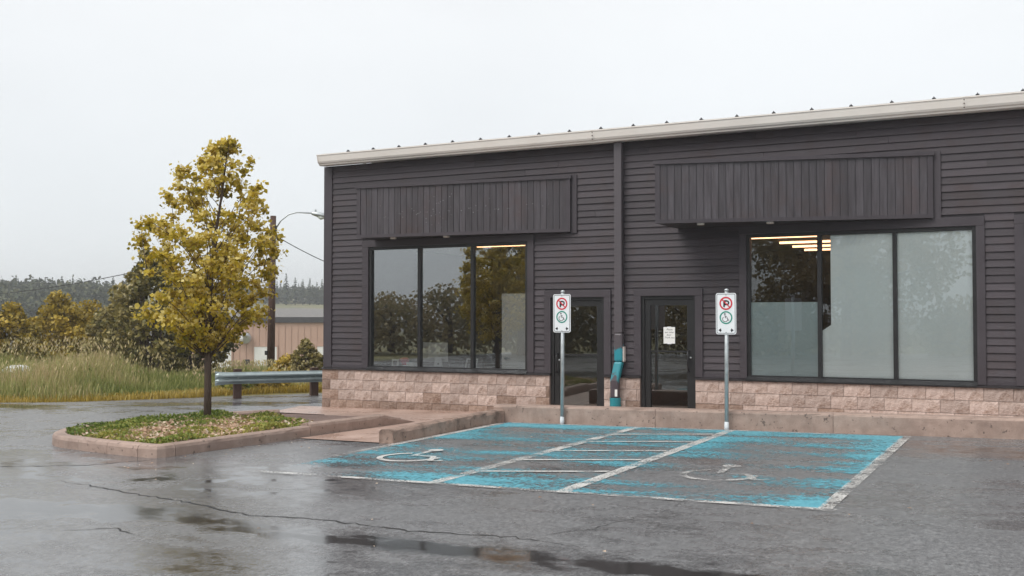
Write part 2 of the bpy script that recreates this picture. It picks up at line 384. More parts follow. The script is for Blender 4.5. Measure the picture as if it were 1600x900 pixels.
# terrain to the horizon
def terrain():
    def axis(lo, hi, c, fine, far):
        a = [c]; st = fine
        while a[-1] < hi: a.append(a[-1] + st); st = fine if abs(a[-1] - c) < 30 else min(st * 1.18, far)
        b = [c]; st = fine
        while b[-1] > lo: b.append(b[-1] - st); st = fine if abs(b[-1] - c) < 30 else min(st * 1.18, far)
        return np.array(sorted(set(a + b)))
    xs = axis(-1500, 1500, -22, 1.0, 60); ys = axis(-1500, 1500, 22, 1.0, 60); ny = len(ys)
    V = [(x, y, hgt(x, y)) for x in xs for y in ys]
    F = []
    for i in range(len(xs) - 1):
        for j in range(ny - 1): F += [i * ny + j, (i + 1) * ny + j, (i + 1) * ny + j + 1, i * ny + j + 1]
    me = fast_mesh('ground', np.array(V), F, 4); me.polygons.foreach_set('use_smooth', [True] * len(me.polygons)); return me
def terrain_mat():
    m, n, o = newmat('rough_ground'); p = node(n, 'ShaderNodeBsdfPrincipled', Roughness=.9); L(n, p.outputs[0], o.inputs[0])
    tc = node(n, 'ShaderNodeTexCoord'); s = node(n, 'ShaderNodeSeparateXYZ'); L(n, tc.outputs['Object'], s.inputs[0])
    g = mixc(n, rng_map(n, noise(n, .5, (1, 1, 1), 6, .65), .3, .7, 0, 1), (.10, .105, .035), (.22, .18, .07))
    field = mixc(n, rng_map(n, noise(n, .12, (1, 1, 1), 6, .7), .35, .65, 0, 1), (.10, .115, .045), (.20, .17, .085))
    grav = mixc(n, rng_map(n, noise(n, 1.4, (1, 1, 1), 6, .75), .35, .7, 0, 1), (.11, .105, .10), (.23, .21, .19))
    # a quarry-like gravel bank below the field on the far hill
    dist = node(n, 'ShaderNodeVectorMath', _operation='LENGTH'); L(n, tc.outputs['Object'], dist.inputs[0])
    far = rng_map(n, dist.outputs['Value'], 110, 125, 0, 1)
    band = rng_map(n, mathn(n, 'ADD', s.outputs[2], rng_map(n, noise(n, .05), .3, .7, -.3, .3)), 3.5, 3.75, 0, 1)
    c = mixc(n, far, g, mixc(n, band, grav, field)); L(n, c, p.inputs['Base Color']); return m
ground = structure(link('ground', terrain(), terrain_mat()))

# ------------------------------------------------------------------ paint on the asphalt
def worn_mat(name, c1, c2, lo, hi, scale, stretch, rough=.45, fine=(60, .5)):
    m, n, o = newmat(name)
    p = node(n, 'ShaderNodeBsdfPrincipled', Roughness=rough); z0 = noise(n, 25)
    L(n, mixc(n, rng_map(n, z0, .3, .7, 0, 1), c1, c2), p.inputs['Base Color'])
    a = node(n, 'ShaderNodeAttribute', _attribute_name='keep')
    z = mathn(n, 'ADD', noise(n, scale, stretch, 6, .62), a.outputs['Fac'])
    z = mathn(n, 'ADD', z, rng_map(n, noise(n, fine[0], (1, 1, 1), 3, .7), .3, .7, -fine[1] / 2, fine[1] / 2))
    f = rng_map(n, z, lo, hi, 0, .96)
    t = node(n, 'ShaderNodeBsdfTransparent'); mx = node(n, 'ShaderNodeMixShader')
    L(n, f, mx.inputs[0]); L(n, t.outputs[0], mx.inputs[1]); L(n, p.outputs[0], mx.inputs[2]); L(n, mx.outputs[0], o.inputs[0])
    L(n, bumpn(n, noise(n, 70), .35, .005), p.inputs['Normal'])
    return m
M['bluepaint'] = worn_mat('worn_blue_paint', (.055, .285, .37), (.145, .455, .54), .52, .72, .95, (.55, 1.9, 1), fine=(20, .34))
M['linepaint'] = worn_mat('worn_white_paint', (.52, .51, .49), (.70, .69, .66), .40, .62, 3.0, (1, 1, 1), fine=(50, .45))
XL, XA, XB, XR = -7.62, -5.42, -4.0, -1.66; YF, YB = 8.86, 14.72
def sheet(name, x0, x1, y0, y1, off, m, keepf, s=.12, shear=0):
    nx = max(2, int((x1 - x0) / s) + 1); ny = max(2, int((y1 - y0) / s) + 1); V = []; F = []; K = []
    for i in range(nx):
        for j in range(ny):
            x = x0 + (x1 - x0) * i / (nx - 1); y = y0 + (y1 - y0) * j / (ny - 1) + shear * (i / (nx - 1))
            V.append((x, y, G(x, y) + off)); K.append(keepf(x, y))
    for i in range(nx - 1):
        for j in range(ny - 1): F += [i * ny + j, (i + 1) * ny + j, (i + 1) * ny + j + 1, i * ny + j + 1]
    me = fast_mesh(name, np.array(V), F, 4)
    a = me.attributes.new('keep', 'FLOAT', 'POINT'); a.data.foreach_set('value', np.array(K, np.float32))
    return link(name, me, m, asphalt)
def bump1(d, wd): return math.exp(-(d / wd) ** 2)
def keep_right(x, y):
    k = .0 + .16 * bump1(y - 14.4, .6) + .15 * bump1(x - XR, .45) + .10 * bump1(y - YF, .45) + .08 * bump1(x - XB, .5) + .07 * bump1(y - 13.2, .4)
    k += .12 * bump1(x + 3.7, .5) * bump1(y - 12.8, .8)
    return k - .12 * bump1(math.hypot((x + 3.0), (y - 10.6)), 1.1)
def keep_aisle(x, y): return .04 + .12 * bump1(y - 14.4, .4) + .17 * bump1(y - 9.15, .4) + .06 * bump1(y - 11.3, .5) - .10 * bump1(y - 10.1, .35)
def keep_left(x, y):
    k = .035 + .22 * bump1(y - 14.5, .45) + .10 * bump1(x - XL, .35) + .07 * bump1(y - YF - .3, .5) + .08 * bump1(y - 13.0, .5)
    return k - .08 * bump1(y - 12.2, .35) - .20 * bump1(x - XL, .9) * bump1(y - YF, 1.2)
sheet('blue_paint', XL, XA, YF, YB, .004, M['bluepaint'], keep_left)
sheet('blue_paint', XA, XB, YF, YB, .004, M['bluepaint'], keep_aisle)
sheet('blue_paint', XB, XR, YF, YB, .004, M['bluepaint'], keep_right)
flat = lambda v: (lambda x, y: v)
sheet('painted_line', XR - .02, XR + .10, YF, YB, .0085, M['linepaint'], flat(-.01))
sheet('painted_line', XB - .07, XB + .07, YF, YB, .0085, M['linepaint'], flat(.05))
sheet('painted_line', XA - .07, XA + .07, YF, YB, .0085, M['linepaint'], flat(.02))
sheet('painted_line', XL - .10, XL + .03, 10.2, 14.5, .0085, M['linepaint'], lambda x, y: .10 if y > 11.5 else -.02)
sheet('painted_line', XL - .1, XR + .14, YF - .12, YF - .02, .0125, M['linepaint'], flat(-.015))
sheet('painted_line', XL + .1, XR - .9, YB - .12, YB - .04, .0125, M['linepaint'], flat(-.06))
for yy in (13.55, 12.6, 11.55, 10.65, 9.65):
    sheet('painted_line', XA + .08, XB - .08, yy, yy + .085, .0125, M['linepaint'], flat(.12), shear=.48)
def ground_stroke(name, pts, wd, parent, m, off=.0125, closed=False, keep=.1):
    P = [np.array(p, float) for p in pts]; n = len(P); V = []; F = []
    for i in range(n):
        a = P[(i - 1) % n] if closed or i else P[0]; b = P[(i + 1) % n] if closed or i < n - 1 else P[-1]
        t = b - a; t /= np.linalg.norm(t) + 1e-9; q = np.array((-t[1], t[0])) * (wd[i] if hasattr(wd, '__len__') else wd) / 2
        for e in (P[i] + q, P[i] - q): V.append((e[0], e[1], G(*e) + off))
    for i in range(n if closed else n - 1):
        j = (i + 1) % n; F.append((2 * i, 2 * i + 1, 2 * j + 1, 2 * j))
    me = mesh(name, V, F); a = me.attributes.new('keep', 'FLOAT', 'POINT'); a.data.foreach_set('value', np.full(len(V), keep, np.float32))
    return link(name, me, m, parent)
def isa(cx, cy, k, flip=0):
    arc = [(cx + .36 * math.cos(a), cy + .36 * math.sin(a)) for a in np.linspace(R(118), R(372), 30)]
    s = ground_stroke('wheelchair_symbol', arc, .075, asphalt, M['linepaint'], keep=k)
    ground_stroke('seat_stroke', [(cx - .05, cy + .52), (cx - .02, cy + .12), (cx + .26, cy + .12), (cx + .42, cy - .22), (cx + .55, cy - .16)], .075, s, M['linepaint'], .0165, keep=k - .02)
    hd = [(cx - .04 + .1 * math.cos(a), cy + .66 + .1 * math.sin(a)) for a in np.linspace(0, 6.283, 14)[:-1]]
    me = mesh('head_dot', [(x, y, G(x, y) + .0165) for x, y in hd], [tuple(range(13))])
    a = me.attributes.new('keep', 'FLOAT', 'POINT'); a.data.foreach_set('value', np.full(13, k, np.float32)); link('head_dot', me, M['linepaint'], s)
isa(-6.72, 10.42, .13); isa(-2.95, 10.36, -.015)

# cracks and a patch joint in the asphalt
def crack(pts, wd, seed):
    r = random.Random(seed); P = []
    for (a, b) in zip(pts[:-1], pts[1:]):
        n = max(2, int(math.dist(a, b) / .07))
        for i in range(n): P.append((a[0] + (b[0] - a[0]) * i / n + r.gauss(0, .016), a[1] + (b[1] - a[1]) * i / n + r.gauss(0, .016)))
    P.append(pts[-1]); n = len(P)
    ground_stroke('crack', P, [max(.004, wd * (.5 + r.random())) * min(1, 6 * i / n + .1, 6 * (n - 1 - i) / n + .1) for i in range(n)], asphalt, M['crack'], .003)
crack([(-9.2, 7.5), (-7.86, 7.2), (-6.9, 7.02), (-6.0, 6.75), (-5.26, 6.82), (-4.33, 6.71), (-3.5, 6.81), (-2.9, 6.7)], .020, 1)
crack([(-3.4, 6.85), (-3.1, 7.3), (-2.9, 7.9), (-2.5, 8.2)], .006, 2)
crack([(-6.9, 5.6), (-6.55, 5.9), (-6.2, 5.75)], .012, 3)
crack([(-9.55, 9.2), (-9.9, 8.5), (-10.8, 8.0), (-11.6, 7.7)], .02, 4)

def litter():
    r = np.random.default_rng(4); n = 70; q = np.column_stack([r.uniform(-11, 2, n), r.uniform(5.2, 14.5, n)]); q[:26] = np.column_stack([r.normal(-9.2, .6, 26), r.uniform(8.3, 12, 26)])
    V = []; F = []; T = []
    for x, y in q:
        if -9.7 > x and y > 9.1: continue
        a = r.uniform(0, 6.28); s_ = r.uniform(.010, .024); z = G(x, y) + .017; k = len(V)
        for d, e, h in ((1, 0, .004), (0, .6, .012), (-1, 0, .003), (0, -.6, .008)): V.append((x + s_ * (d * math.cos(a) - e * math.sin(a)), y + s_ * (d * math.sin(a) + e * math.cos(a)), z + h))
        F += [k, k + 1, k + 2, k + 3]; T += [r.random()] * 4
    o = link('fallen_leaves', fast_mesh('fallen_leaves', np.array(V), F, 4, T), M['flower']); o['kind'] = 'stuff'; tag(o, 'scattered small pale leaves and litter on the wet asphalt', 'litter')
litter()

# ------------------------------------------------------------------ walkway and kerbs
def poly_sheet(name, poly, off, m, thick=0):
    mb = MB(); n = len(poly); v = [(x, y, G(x, y) + off) for x, y in poly]; mb.add(v, [tuple(range(n))])
    return put(name, mb, m)
walk = structure(poly_sheet('walkway', [(-9.35, 11.62), (-7.8, 11.54), (-7.8, 15.0), (-12.75, 15.0), (-12.3, 14.55), (-11.85, 14.2), (-9.1, 14.2)], .012, M['walk']))
for x0, x1 in ((-13.7, -11.2), (-11.2, -9.2), (-9.2, -7.2), (-7.2, -5.0), (-5.0, -2.8), (-2.8, -.6), (-.6, 1.8), (1.8, 5)):
    lft = -12.75 if x0 < -13 else x0 + .008
    me = mesh('paving_slab', [(lft, 15.0, G(lft, 15) + .012), (x1, 15.0, G(x1, 15) + .012), (x1, 17.05, G(x1, 17.05) + .012), (x0 + .008, 17.05, G(x0, 17.05) + .012)], [(0, 1, 2, 3)])
    link('paving_slab', me, M['walk'], walk)
def kerb(name, path, wd, h, m, parent=None, h_end=None, side=1, round_=.05, jit=.003):
    """sweep a rounded kerb along its outer edge; inner edge lies to the left (side=1) of travel"""
    P = [np.array(p, float) for p in path]; n = len(P); V = []; F = []
    if h_end is None:
        Q = []
        for a, b in zip(P[:-1], P[1:]):
            m_ = max(1, int(np.linalg.norm(b - a) / .14)); Q += [a + (b - a) * t / m_ for t in range(m_)]
        P = Q + [P[-1]]; n = len(P)
    rj = random.Random(int(abs(P[0][0] * 977 + P[0][1] * 131) * 10))
    prof = [(0, -.12), (0.0, h - round_), (round_ * .3, h - round_ * .3), (round_, h), (wd - round_ * .7, h), (wd, h - round_ * .7), (wd, -.12)]
    k = len(prof)
    for i in range(n):
        t = P[min(i + 1, n - 1)] - P[max(i - 1, 0)]; t /= np.linalg.norm(t); q = np.array((-t[1], t[0])) * side
        f = 1
        if h_end is not None: f = 1 - (1 - h_end) * max(0, (i - (n - h_endn)) / (h_endn - 1))
        for a, z in prof:
            e = P[i] + q * (a + (rj.gauss(0, jit) if z > 0 and 0 < i < n - 1 else 0)); V.append((e[0], e[1], G(e[0], e[1]) + (z * f + (-abs(rj.gauss(0, jit * .25)) if 0 < i < n - 1 else 0) if z > 0 else z)))
    for i in range(n - 1):
        for j in range(k - 1):
            a, b, c, d = i * k + j, i * k + j + 1, (i + 1) * k + j + 1, (i + 1) * k + j
            F.append((a, d, c, b) if side == 1 else (a, b, c, d))
    F += [tuple(range(k)), tuple(range((n - 1) * k + k - 1, (n - 1) * k - 1, -1))]
    mb = MB(); mb.add(V, F); o = put(name, mb, m, parent); return o
h_endn = 5
def fillet(pts, n=7):
    """smooth polyline by Catmull-Rom"""
    P = [np.array(p, float) for p in pts]; out = []
    for i in range(len(P) - 1):
        a, b, c, d = P[max(i - 1, 0)], P[i], P[i + 1], P[min(i + 2, len(P) - 1)]
        for k in range(n):
            t = k / n; out.append(.5 * ((2 * b) + (-a + c) * t + (2 * a - 5 * b + 4 * c - d) * t * t + (-a + 3 * b - 3 * c + d) * t ** 3))
    out.append(P[-1]); return out
pk = structure(bpy.data.objects.new('planter_kerb', None)); C.objects.link(pk)
sw = [(-9.62, 9.27), (-9.95, 9.25), (-10.6, 9.36), (-11.3, 9.5)]
nose = [(-11.3, 9.5), (-11.9, 9.66), (-12.35, 9.95), (-12.75, 10.45), (-12.95, 11.1)]
backk = [(-12.95, 11.1), (-12.95, 11.9), (-12.75, 12.8), (-12.35, 13.6), (-11.9, 14.2)]
kerb('kerb_stone', fillet(sw[1:3], 3), .2, .155, M['kerb'], pk, side=-1)
kerb('kerb_stone', [(-10.606, 9.36), (-11.0, 9.435), (-11.295, 9.5)], .2, .155, M['kerb'], pk, side=-1)
kerb('kerb_stone', fillet(nose, 5), .2, .155, M['kerb'], pk, side=-1)
kerb('kerb_stone', fillet(backk, 4), .2, .155, M['kerb'], pk, side=-1)
kerb('kerb_stone', [(-9.94, 9.25), (-9.75, 9.245), (-9.64, 9.27), (-9.585, 9.36), (-9.57, 9.5)], .2, .155, M['kerb'], pk, side=1)
kerb('kerb_stone', [(-9.57, 9.508), (-9.5, 10.3), (-9.41, 11.2), (-9.37, 11.9)], .2, .155, M['kerb'], pk)
kerb('kerb_stone', [(-9.37, 11.908), (-9.28, 12.6), (-9.2, 13.2), (-9.17, 13.5), (-9.155, 13.7), (-9.14, 13.9), (-9.12, 14.1), (-9.1, 14.3)], .2, .19, M['kerb'], pk, h_end=.05)
# damaged kerb beside the left stall and the tall kerb in front of the doors
sk = structure(bpy.data.objects.new('stall_kerb', None)); C.objects.link(sk)
kerb('kerb_stone', [(-7.72, 11.55), (-7.73, 12.3), (-7.74, 13.2)], .22, .19, M['kerbworn'], sk, jit=.006)
kerb('kerb_stone', [(-7.74, 13.206), (-7.75, 14.0), (-7.76, 14.85)], .22, .20, M['kerbworn'], sk, jit=.006)
wk = structure(bpy.data.objects.new('front_kerb', None)); C.objects.link(wk)
for a, b in ((-7.97, -5.2), (-5.2, -2.6), (-2.6, .2), (.2, 3), (3, 5.5)):
    kerb('kerb_stone', [(a + .003, 14.86), ((a + b) / 2, 14.86), (b - .003, 14.86)], .36, .27, M['kerb'], wk, round_=.035)
# soil and red gravel inside the island
inner = [(-9.75, 9.45), (-10.6, 9.52), (-11.3, 9.66), (-11.85, 9.82), (-12.25, 10.1), (-12.58, 10.5), (-12.76, 11.1), (-12.76, 11.9), (-12.56, 12.75)]
soil = structure(poly_sheet('planter_soil', inner + [(-12.3, 13.2), (-9.4, 12.6), (-9.55, 11.5)], .10, M['soil']))
grv = structure(poly_sheet('gravel_bed', [(-12.3, 13.2), (-12.18, 13.5), (-11.75, 14.12), (-9.25, 14.12), (-9.35, 12.6)], .085, M['mulch']))
put('timber_edging', MB().add([(-12.25, 13.35, -.2), (-11.8, 14.14, -.2), (-10.9, 14.165, -.2), (-10.9, 14.225, -.2), (-11.84, 14.2, -.2), (-12.31, 13.38, -.2),
    (-12.25, 13.35, -.085), (-11.8, 14.14, -.085), (-10.9, 14.165, -.085), (-10.9, 14.225, -.085), (-11.84, 14.2, -.085), (-12.31, 13.38, -.085)],
    [(6, 7, 10, 11), (7, 8, 9, 10), (0, 1, 7, 6), (1, 2, 8, 7), (3, 4, 10, 9), (4, 5, 11, 10), (5, 0, 6, 11), (2, 3, 9, 8)]), M['wood_post'], grv)

# ------------------------------------------------------------------ shop building
shop = thing('shop_building', (-6.5, 17, -.2), 'long single-storey shop with dark plum clapboard, pink block base and cream gutter', 'building')
YW = 17.0
WIN = [(-11.93, -8.39, .56, 2.97), (-4.34, -.86, .56, 2.95)]
DOOR = [(-7.92, -6.88, -.32, 1.93), (-6.19, -5.22, -.32, 1.94)]
SIDE = (-.21, .95, -.32, 2.95)
openings = WIN + DOOR + [SIDE]
def wall_grid(x0, x1, z0, z1, ya, yb, holes):
    xs = sorted({x0, x1, *[h[0] for h in holes], *[h[1] for h in holes]}); zs = sorted({z0, z1, *[h[2] for h in holes], *[h[3] for h in holes]})
    xs = [x for x in xs if x0 <= x <= x1]; zs = [z for z in zs if z0 <= z <= z1]
    mb = MB()
    for a, b in zip(xs[:-1], xs[1:]):
        run = None
        for c, d in zip(zs[:-1], zs[1:]):
            cx, cz = (a + b) / 2, (c + d) / 2
            if any(h[0] < cx < h[1] and h[2] < cz < h[3] for h in holes):
                if run: mb.box(a, b, ya, yb, run[0], run[1])
                run = None
            else: run = (run[0] if run else c, d)
        if run: mb.box(a, b, ya, yb, run[0], run[1])
    return mb
put('wall', wall_grid(-13, 5, -.32, 4.66, 17.0, 17.16, openings), M['trim'], shop)
put('side_wall', bx(-13, -12.85, 17.165, 30, -.4, 4.66), M['trim'], shop)
put('back_wall', bx(-12.84, 5, 29.85, 30, -.4, 4.66), M['trim'], shop)
put('end_wall', bx(4.85, 5, 17.165, 29.84, -.4, 4.66), M['trim'], shop)
# clapboards
BL = [(-12.08, -8.26, .5, 3.10), (-8.05, -6.75, -.4, 2.06), (-6.32, -5.09, -.4, 2.07), (-4.46, -.74, .5, 3.09), (-.34, 5, -.4, 3.09)]
EXPO = .1165; rows = 35
rb = random.Random(3)
for i in range(rows):
    z0 = .575 + i * EXPO; z1 = min(z0 + EXPO + .012, 4.655); zc = z0 + EXPO / 2
    seg = [(-12.83, 4.95)]
    for b in BL:
        if b[2] < zc < b[3]:
            ns = []
            for s in seg:
                if b[0] > s[0]: ns.append((s[0], min(s[1], b[0])))
                if b[1] < s[1]: ns.append((max(s[0], b[1]), s[1]))
            seg = [s for s in ns if s[1] - s[0] > .02]
    out_ = []
    for s in seg:
        a = s[0]
        while s[1] - a > 6.5:
            c = a + rb.uniform(3.2, 6.0); out_.append((a, c - .003)); a = c
        out_.append((a, s[1]))
    for a, c in out_:
        dz = rb.uniform(-.002, .002); t = .030 + rb.uniform(-.002, .002)
        put('siding_board', MB().prism([(YW - t, z0 + dz), (YW - .006, z1), (YW - .001, z1), (YW - .001, z0 + dz)], 0, a, c), M['paint'], shop)
put('corner_board', bx(-13.035, -12.835, 16.955, 17.03, .56, 4.65), M['trim'], shop, bevel=.004)
# window and door casings
def casing(b, op, zb, head=None):
    y0, y1 = YW - .052, YW - .001
    put('trim_board', bx(b[0], op[0], y0, y1, zb, op[3]), M['trim'], shop, bevel=.003)
    put('trim_board', bx(op[1], min(b[1], 1.08), y0, y1, zb, op[3]), M['trim'], shop, bevel=.003)
    put('trim_board', bx(b[0], min(b[1], 1.08), y0 - .002, y1, op[3] + .002, b[3]), M['trim'], shop, bevel=.003)
casing(BL[0], WIN[0], .56); casing(BL[3], WIN[1], .56)
casing(BL[1], DOOR[0], .56); casing(BL[2], DOOR[1], .56); casing(BL[4], SIDE, .56)
# bottom boards above the flashing
for a, b in ((-12.83, -12.08), (-8.26, -8.05), (-6.75, -6.32), (-5.09, -4.46), (-.74, -.34)):
    put('skirt_board', bx(a + .002, b - .002, YW - .034, YW - .001, .56, .62), M['trim'], shop)
for a, b in ((-13.05, -7.925), (-6.875, -6.195), (-5.215, -.215)):
    put('flashing', MB().prism([(YW - .10, .520), (YW - .10, .535), (YW - .03, .558), (YW + .0, .558), (YW + 0, .520)], 0, a, b), M['flash'], shop)
# split-face blocks: a few rough meshes shared by all
def block_mesh(seed, lx=.398, hz=.192, mt='block'):
    r = random.Random(seed); nx, nz = 6, 3; V = []; F = []
    for i in range(nx + 1):
        for j in range(nz + 1):
            e = i in (0, nx) or j in (0, nz)
            V.append((lx * i / nx, -(.0 if e else .009 + r.uniform(-.007, .009)), hz * j / nz))
    for i in range(nx):
        for j in range(nz):
            a = i * (nz + 1) + j; F.append((a, a + nz + 1, a + nz + 2, a + 1))
    k = len(V); V += [(0, .06, 0), (lx, .06, 0), (lx, .06, hz), (0, .06, hz)]
    c = [0, nx * (nz + 1), nx * (nz + 1) + nz, nz]
    F += [(k, k + 1, c[1], c[0]), (k + 1, k + 2, c[2], c[1]), (k + 2, k + 3, c[3], c[2]), (k + 3, k, c[0], c[3])]
    me = mesh('block', V, F); me.materials.append(M[mt]); return me
bm_ = [block_mesh(s) for s in range(6)]; bb_ = [block_mesh(s, mt='blockbrown') for s in range(10, 15)]
base = np.array(shop['_b'])
for a, b in ((-13.04, -7.93), (-6.87, -6.2), (-5.21, -.22)):
    put('mortar_backing', bx(a + .01, b - .003, YW - .055, YW - .001, -.33, .519), M['mortar'], shop)
    for c in range(4):
        z = .519 - .199 * (c + 1) + .004; x = a - (.2 if c % 2 else 0)
        while x < b - .03:
            xa = max(x, a); xb = min(x + .403, b); wd = xb - xa - .006
            if wd > .03:
                o = bpy.data.objects.new('block', rb.choice(bb_ if c == 3 or (x < -12.9) or rb.random() < (.05, .05, .14)[min(c, 2)] else bm_)); C.objects.link(o); o.parent = shop
                o.location = np.array((xa, YW - .066 + rb.uniform(-.004, .003), z)) - base; o.scale = (wd / .398, 1, 1)
            x += .403
# windows
def window(op, mulls, films):
    x0, x1, z0, z1 = op; fw = .055
    mb = MB(); ya, yb = YW - .02, YW + .10
    mb.box(x0, x0 + fw, ya, yb, z0, z1).box(x1 - fw, x1, ya, yb, z0, z1).box(x0 + fw, x1 - fw, ya, yb, z1 - fw, z1).box(x0 + fw, x1 - fw, ya, yb, z0, z0 + fw)
    f = put('window', mb, M['black'], shop)
    for m_ in mulls: put('mullion', bx(m_ - .032, m_ + .032, ya + .006, yb - .004, z0 + fw, z1 - fw), M['black'], f)
    put('sill', MB().prism([(YW - .115, .528), (YW - .115, .544), (YW - .021, .60), (YW - .021, .561), (YW - .05, .540)], 0, x0, x1), M['black'], f)
    xs = [x0 + fw] + [q for m_ in mulls for q in (m_ - .032, m_ + .032)] + [x1 - fw]
    for a, b in zip(xs[::2], xs[1::2]):
        put('pane', bx(a, b, YW + .03, YW + .036, z0 + fw, z1 - fw), films, f)
    return f, xs
w1, xs1 = window(WIN[0], (-10.757, -9.573), M['glass'])
w2, xs2 = window(WIN[1], (-3.167, -2.02), M['clearglass'])
put('frosted_film', bx(xs2[0], xs2[1], YW + .040, YW + .042, .615, 1.82), M['film'], w2)
# third opening at the right edge of the frontage
sf = put('side_door', MB().box(-.21, -.12, 17.0, 17.1, -.3, 2.95).box(.86, .95, 17.0, 17.1, -.3, 2.95).box(-.12, .86, 17.0, 17.1, 2.86, 2.95).box(-.12, .86, 17.0, 17.1, 1.95, 2.03), M['black'], shop)
put('pane', bx(-.12, .86, 17.04, 17.05, -.25, 1.95), M['doorglass'], sf); put('pane', bx(-.12, .86, 17.04, 17.05, 2.03, 2.86), M['doorglass'], sf)
# doors
def door(op, hx, midz):
    x0, x1, z0, z1 = op; y0, y1 = YW - .015, YW + .11
    fr = put('door_frame', MB().box(x0, x0 + .055, y0, y1, z0, z1).box(x1 - .055, x1, y0, y1, z0, z1).box(x0 + .055, x1 - .055, y0, y1, z1 - .055, z1), M['black'], shop)
    a, b, t = x0 + .06, x1 - .06, z1 - .06; st = .095
    lf = put('door', MB().box(a, a + st, y0 + .02, y1 - .04, z0 + .05, t).box(b - st, b, y0 + .02, y1 - .04, z0 + .05, t).box(a + st, b - st, y0 + .02, y1 - .04, t - .10, t)
             .box(a + st, b - st, y0 + .02, y1 - .04, z0 + .05, z0 + .2), M['black'], shop)
    put('push_bar', bx(a + st, b - st, y0 + .028, y0 + .055, midz - .016, midz + .016), M['black'], lf)
    put('pane', bx(a + st, b - st, YW + .03, YW + .036, z0 + .2, t - .1), M['doorglass'], lf)
    h = put('handle', MB().tube([(hx, y0 + .02, midz + .02), (hx, y0 - .045, midz - .01), (hx, y0 - .05, midz - .12), (hx, y0 - .045, midz - .30), (hx, y0 + .02, midz - .33)], .013, 8), M['plastic_black'], lf, smooth=True)
    put('lock', MB().tube([(hx + .005 + .03, y0 + .021, midz - .10), (hx + .035, y0 + .004, midz - .10)], .017, 12), M['galv'], lf, smooth=True)
    for z in (z0 + .4, z1 - .35):
        put('hinge', bx((x1 - .062) if hx < (x0 + x1) / 2 else x0 + .05, (x1 - .05) if hx < (x0 + x1) / 2 else x0 + .062, y0 - .006, y0 + .02, z - .06, z + .06), M['black'], lf)
door(DOOR[0], -7.80, .90); door(DOOR[1], -5.345, .985)
# eave: gutter, joints, roof with seam caps
gp = [(16.97, 4.66), (16.76, 4.645), (16.735, 4.655), (16.735, 4.672), (16.70, 4.69), (16.68, 4.72), (16.66, 4.80), (16.655, 4.835), (16.64, 4.84), (16.64, 4.855), (16.97, 4.862)]
gx = [-12.97, -6.97, -.98, 5.3]
for a, b in zip(gx[:-1], gx[1:]): put('gutter', MB().prism(gp, 0, a + .004, b - .004), M['cream'], shop)
put('gutter_end_cap', MB().prism([(p[0] - .004 if p[0] < 16.9 else p[0], p[1] + (.004 if p[1] > 4.8 else -.004)) for p in gp], 0, -12.99, -12.971), M['cream'], shop)
for x in gx[1:-1]:
    j = put('gutter_joint', MB().prism([(p[0] - .004 if p[0] < 16.9 else p[0] - .02, p[1] + (.004 if p[1] > 4.8 else -.004)) for p in gp], 0, x - .035, x + .035), M['cream'], shop)
    for z in (4.70, 4.76, 4.815): put('screw', bx(x - .008, x + .008, 16.645, 16.68, z - .006, z + .006), M['wood_post'], j)
roof = put('roof', MB().prism([(16.75, 4.866), (30.2, 5.4), (30.2, 5.44), (16.72, 4.876)], 0, -12.95, 5.3), M['white_metal'], shop)
x = -12.90
k = 0
while x < 5:
    put('roof_rib', MB().prism([(x - .03, 4.877), (x - .018, 4.905), (x + .018, 4.905), (x + .03, 4.877)], 1, 16.80, 18.2), M['white_metal'], roof)
    if k: put('rib_cap', MB().prism([(x - .030, 4.878), (x - .024, 4.90), (x - .007, 4.906), (x - .004, 4.922), (x + .004, 4.922), (x + .007, 4.906), (x + .024, 4.90), (x + .030, 4.878)], 1, 16.745, 16.799), M['dark_cap'], roof)
    x += .605; k += 1
# downspout
ds = put('downspout', MB().box(-6.645, -6.50, 16.845, 16.965, 1.30, 4.645), M['spout'], shop, bevel=.012)
put('lower_spout', MB().box(-6.652, -6.493, 16.838, 16.968, .80, 1.298), M['lowspout'], ds, bevel=.034)
put('strap', bx(-6.488, -6.478, 16.86, 16.965, .80, 1.06), M['cream'], ds)
put('elbow', MB().add([(-6.652, 16.968, .80), (-6.493, 16.968, .80), (-6.493, 16.838, .80), (-6.652, 16.838, .80), (-6.70, 16.89, .47), (-6.545, 16.89, .47), (-6.545, 16.765, .47), (-6.70, 16.765, .47),
     (-6.70, 16.89, .16), (-6.545, 16.89, .16), (-6.545, 16.765, .16), (-6.70, 16.765, .16)],
     [(0, 1, 2, 3)[::-1]] + [(i + j, i + (j + 1) % 4, i + 4 + (j + 1) % 4, i + 4 + j) for i in (0, 4) for j in range(4)] + [(8, 9, 10, 11)]), M['elbow'], ds, bevel=.034)
put('collar', MB().tube([(-6.62, 16.83, -.3), (-6.62, 16.83, .0)], .095, 18).tube([(-6.62, 16.83, .004), (-6.62, 16.83, .02)], .10, 18).tube([(-6.62, 16.83, .024), (-6.62, 16.83, .17)], .095, 18), M['collar'], ds, smooth=False)
put('paint_chip', bx(-6.60, -6.555, 16.757, 16.763, .20, .32), M['white'], ds)

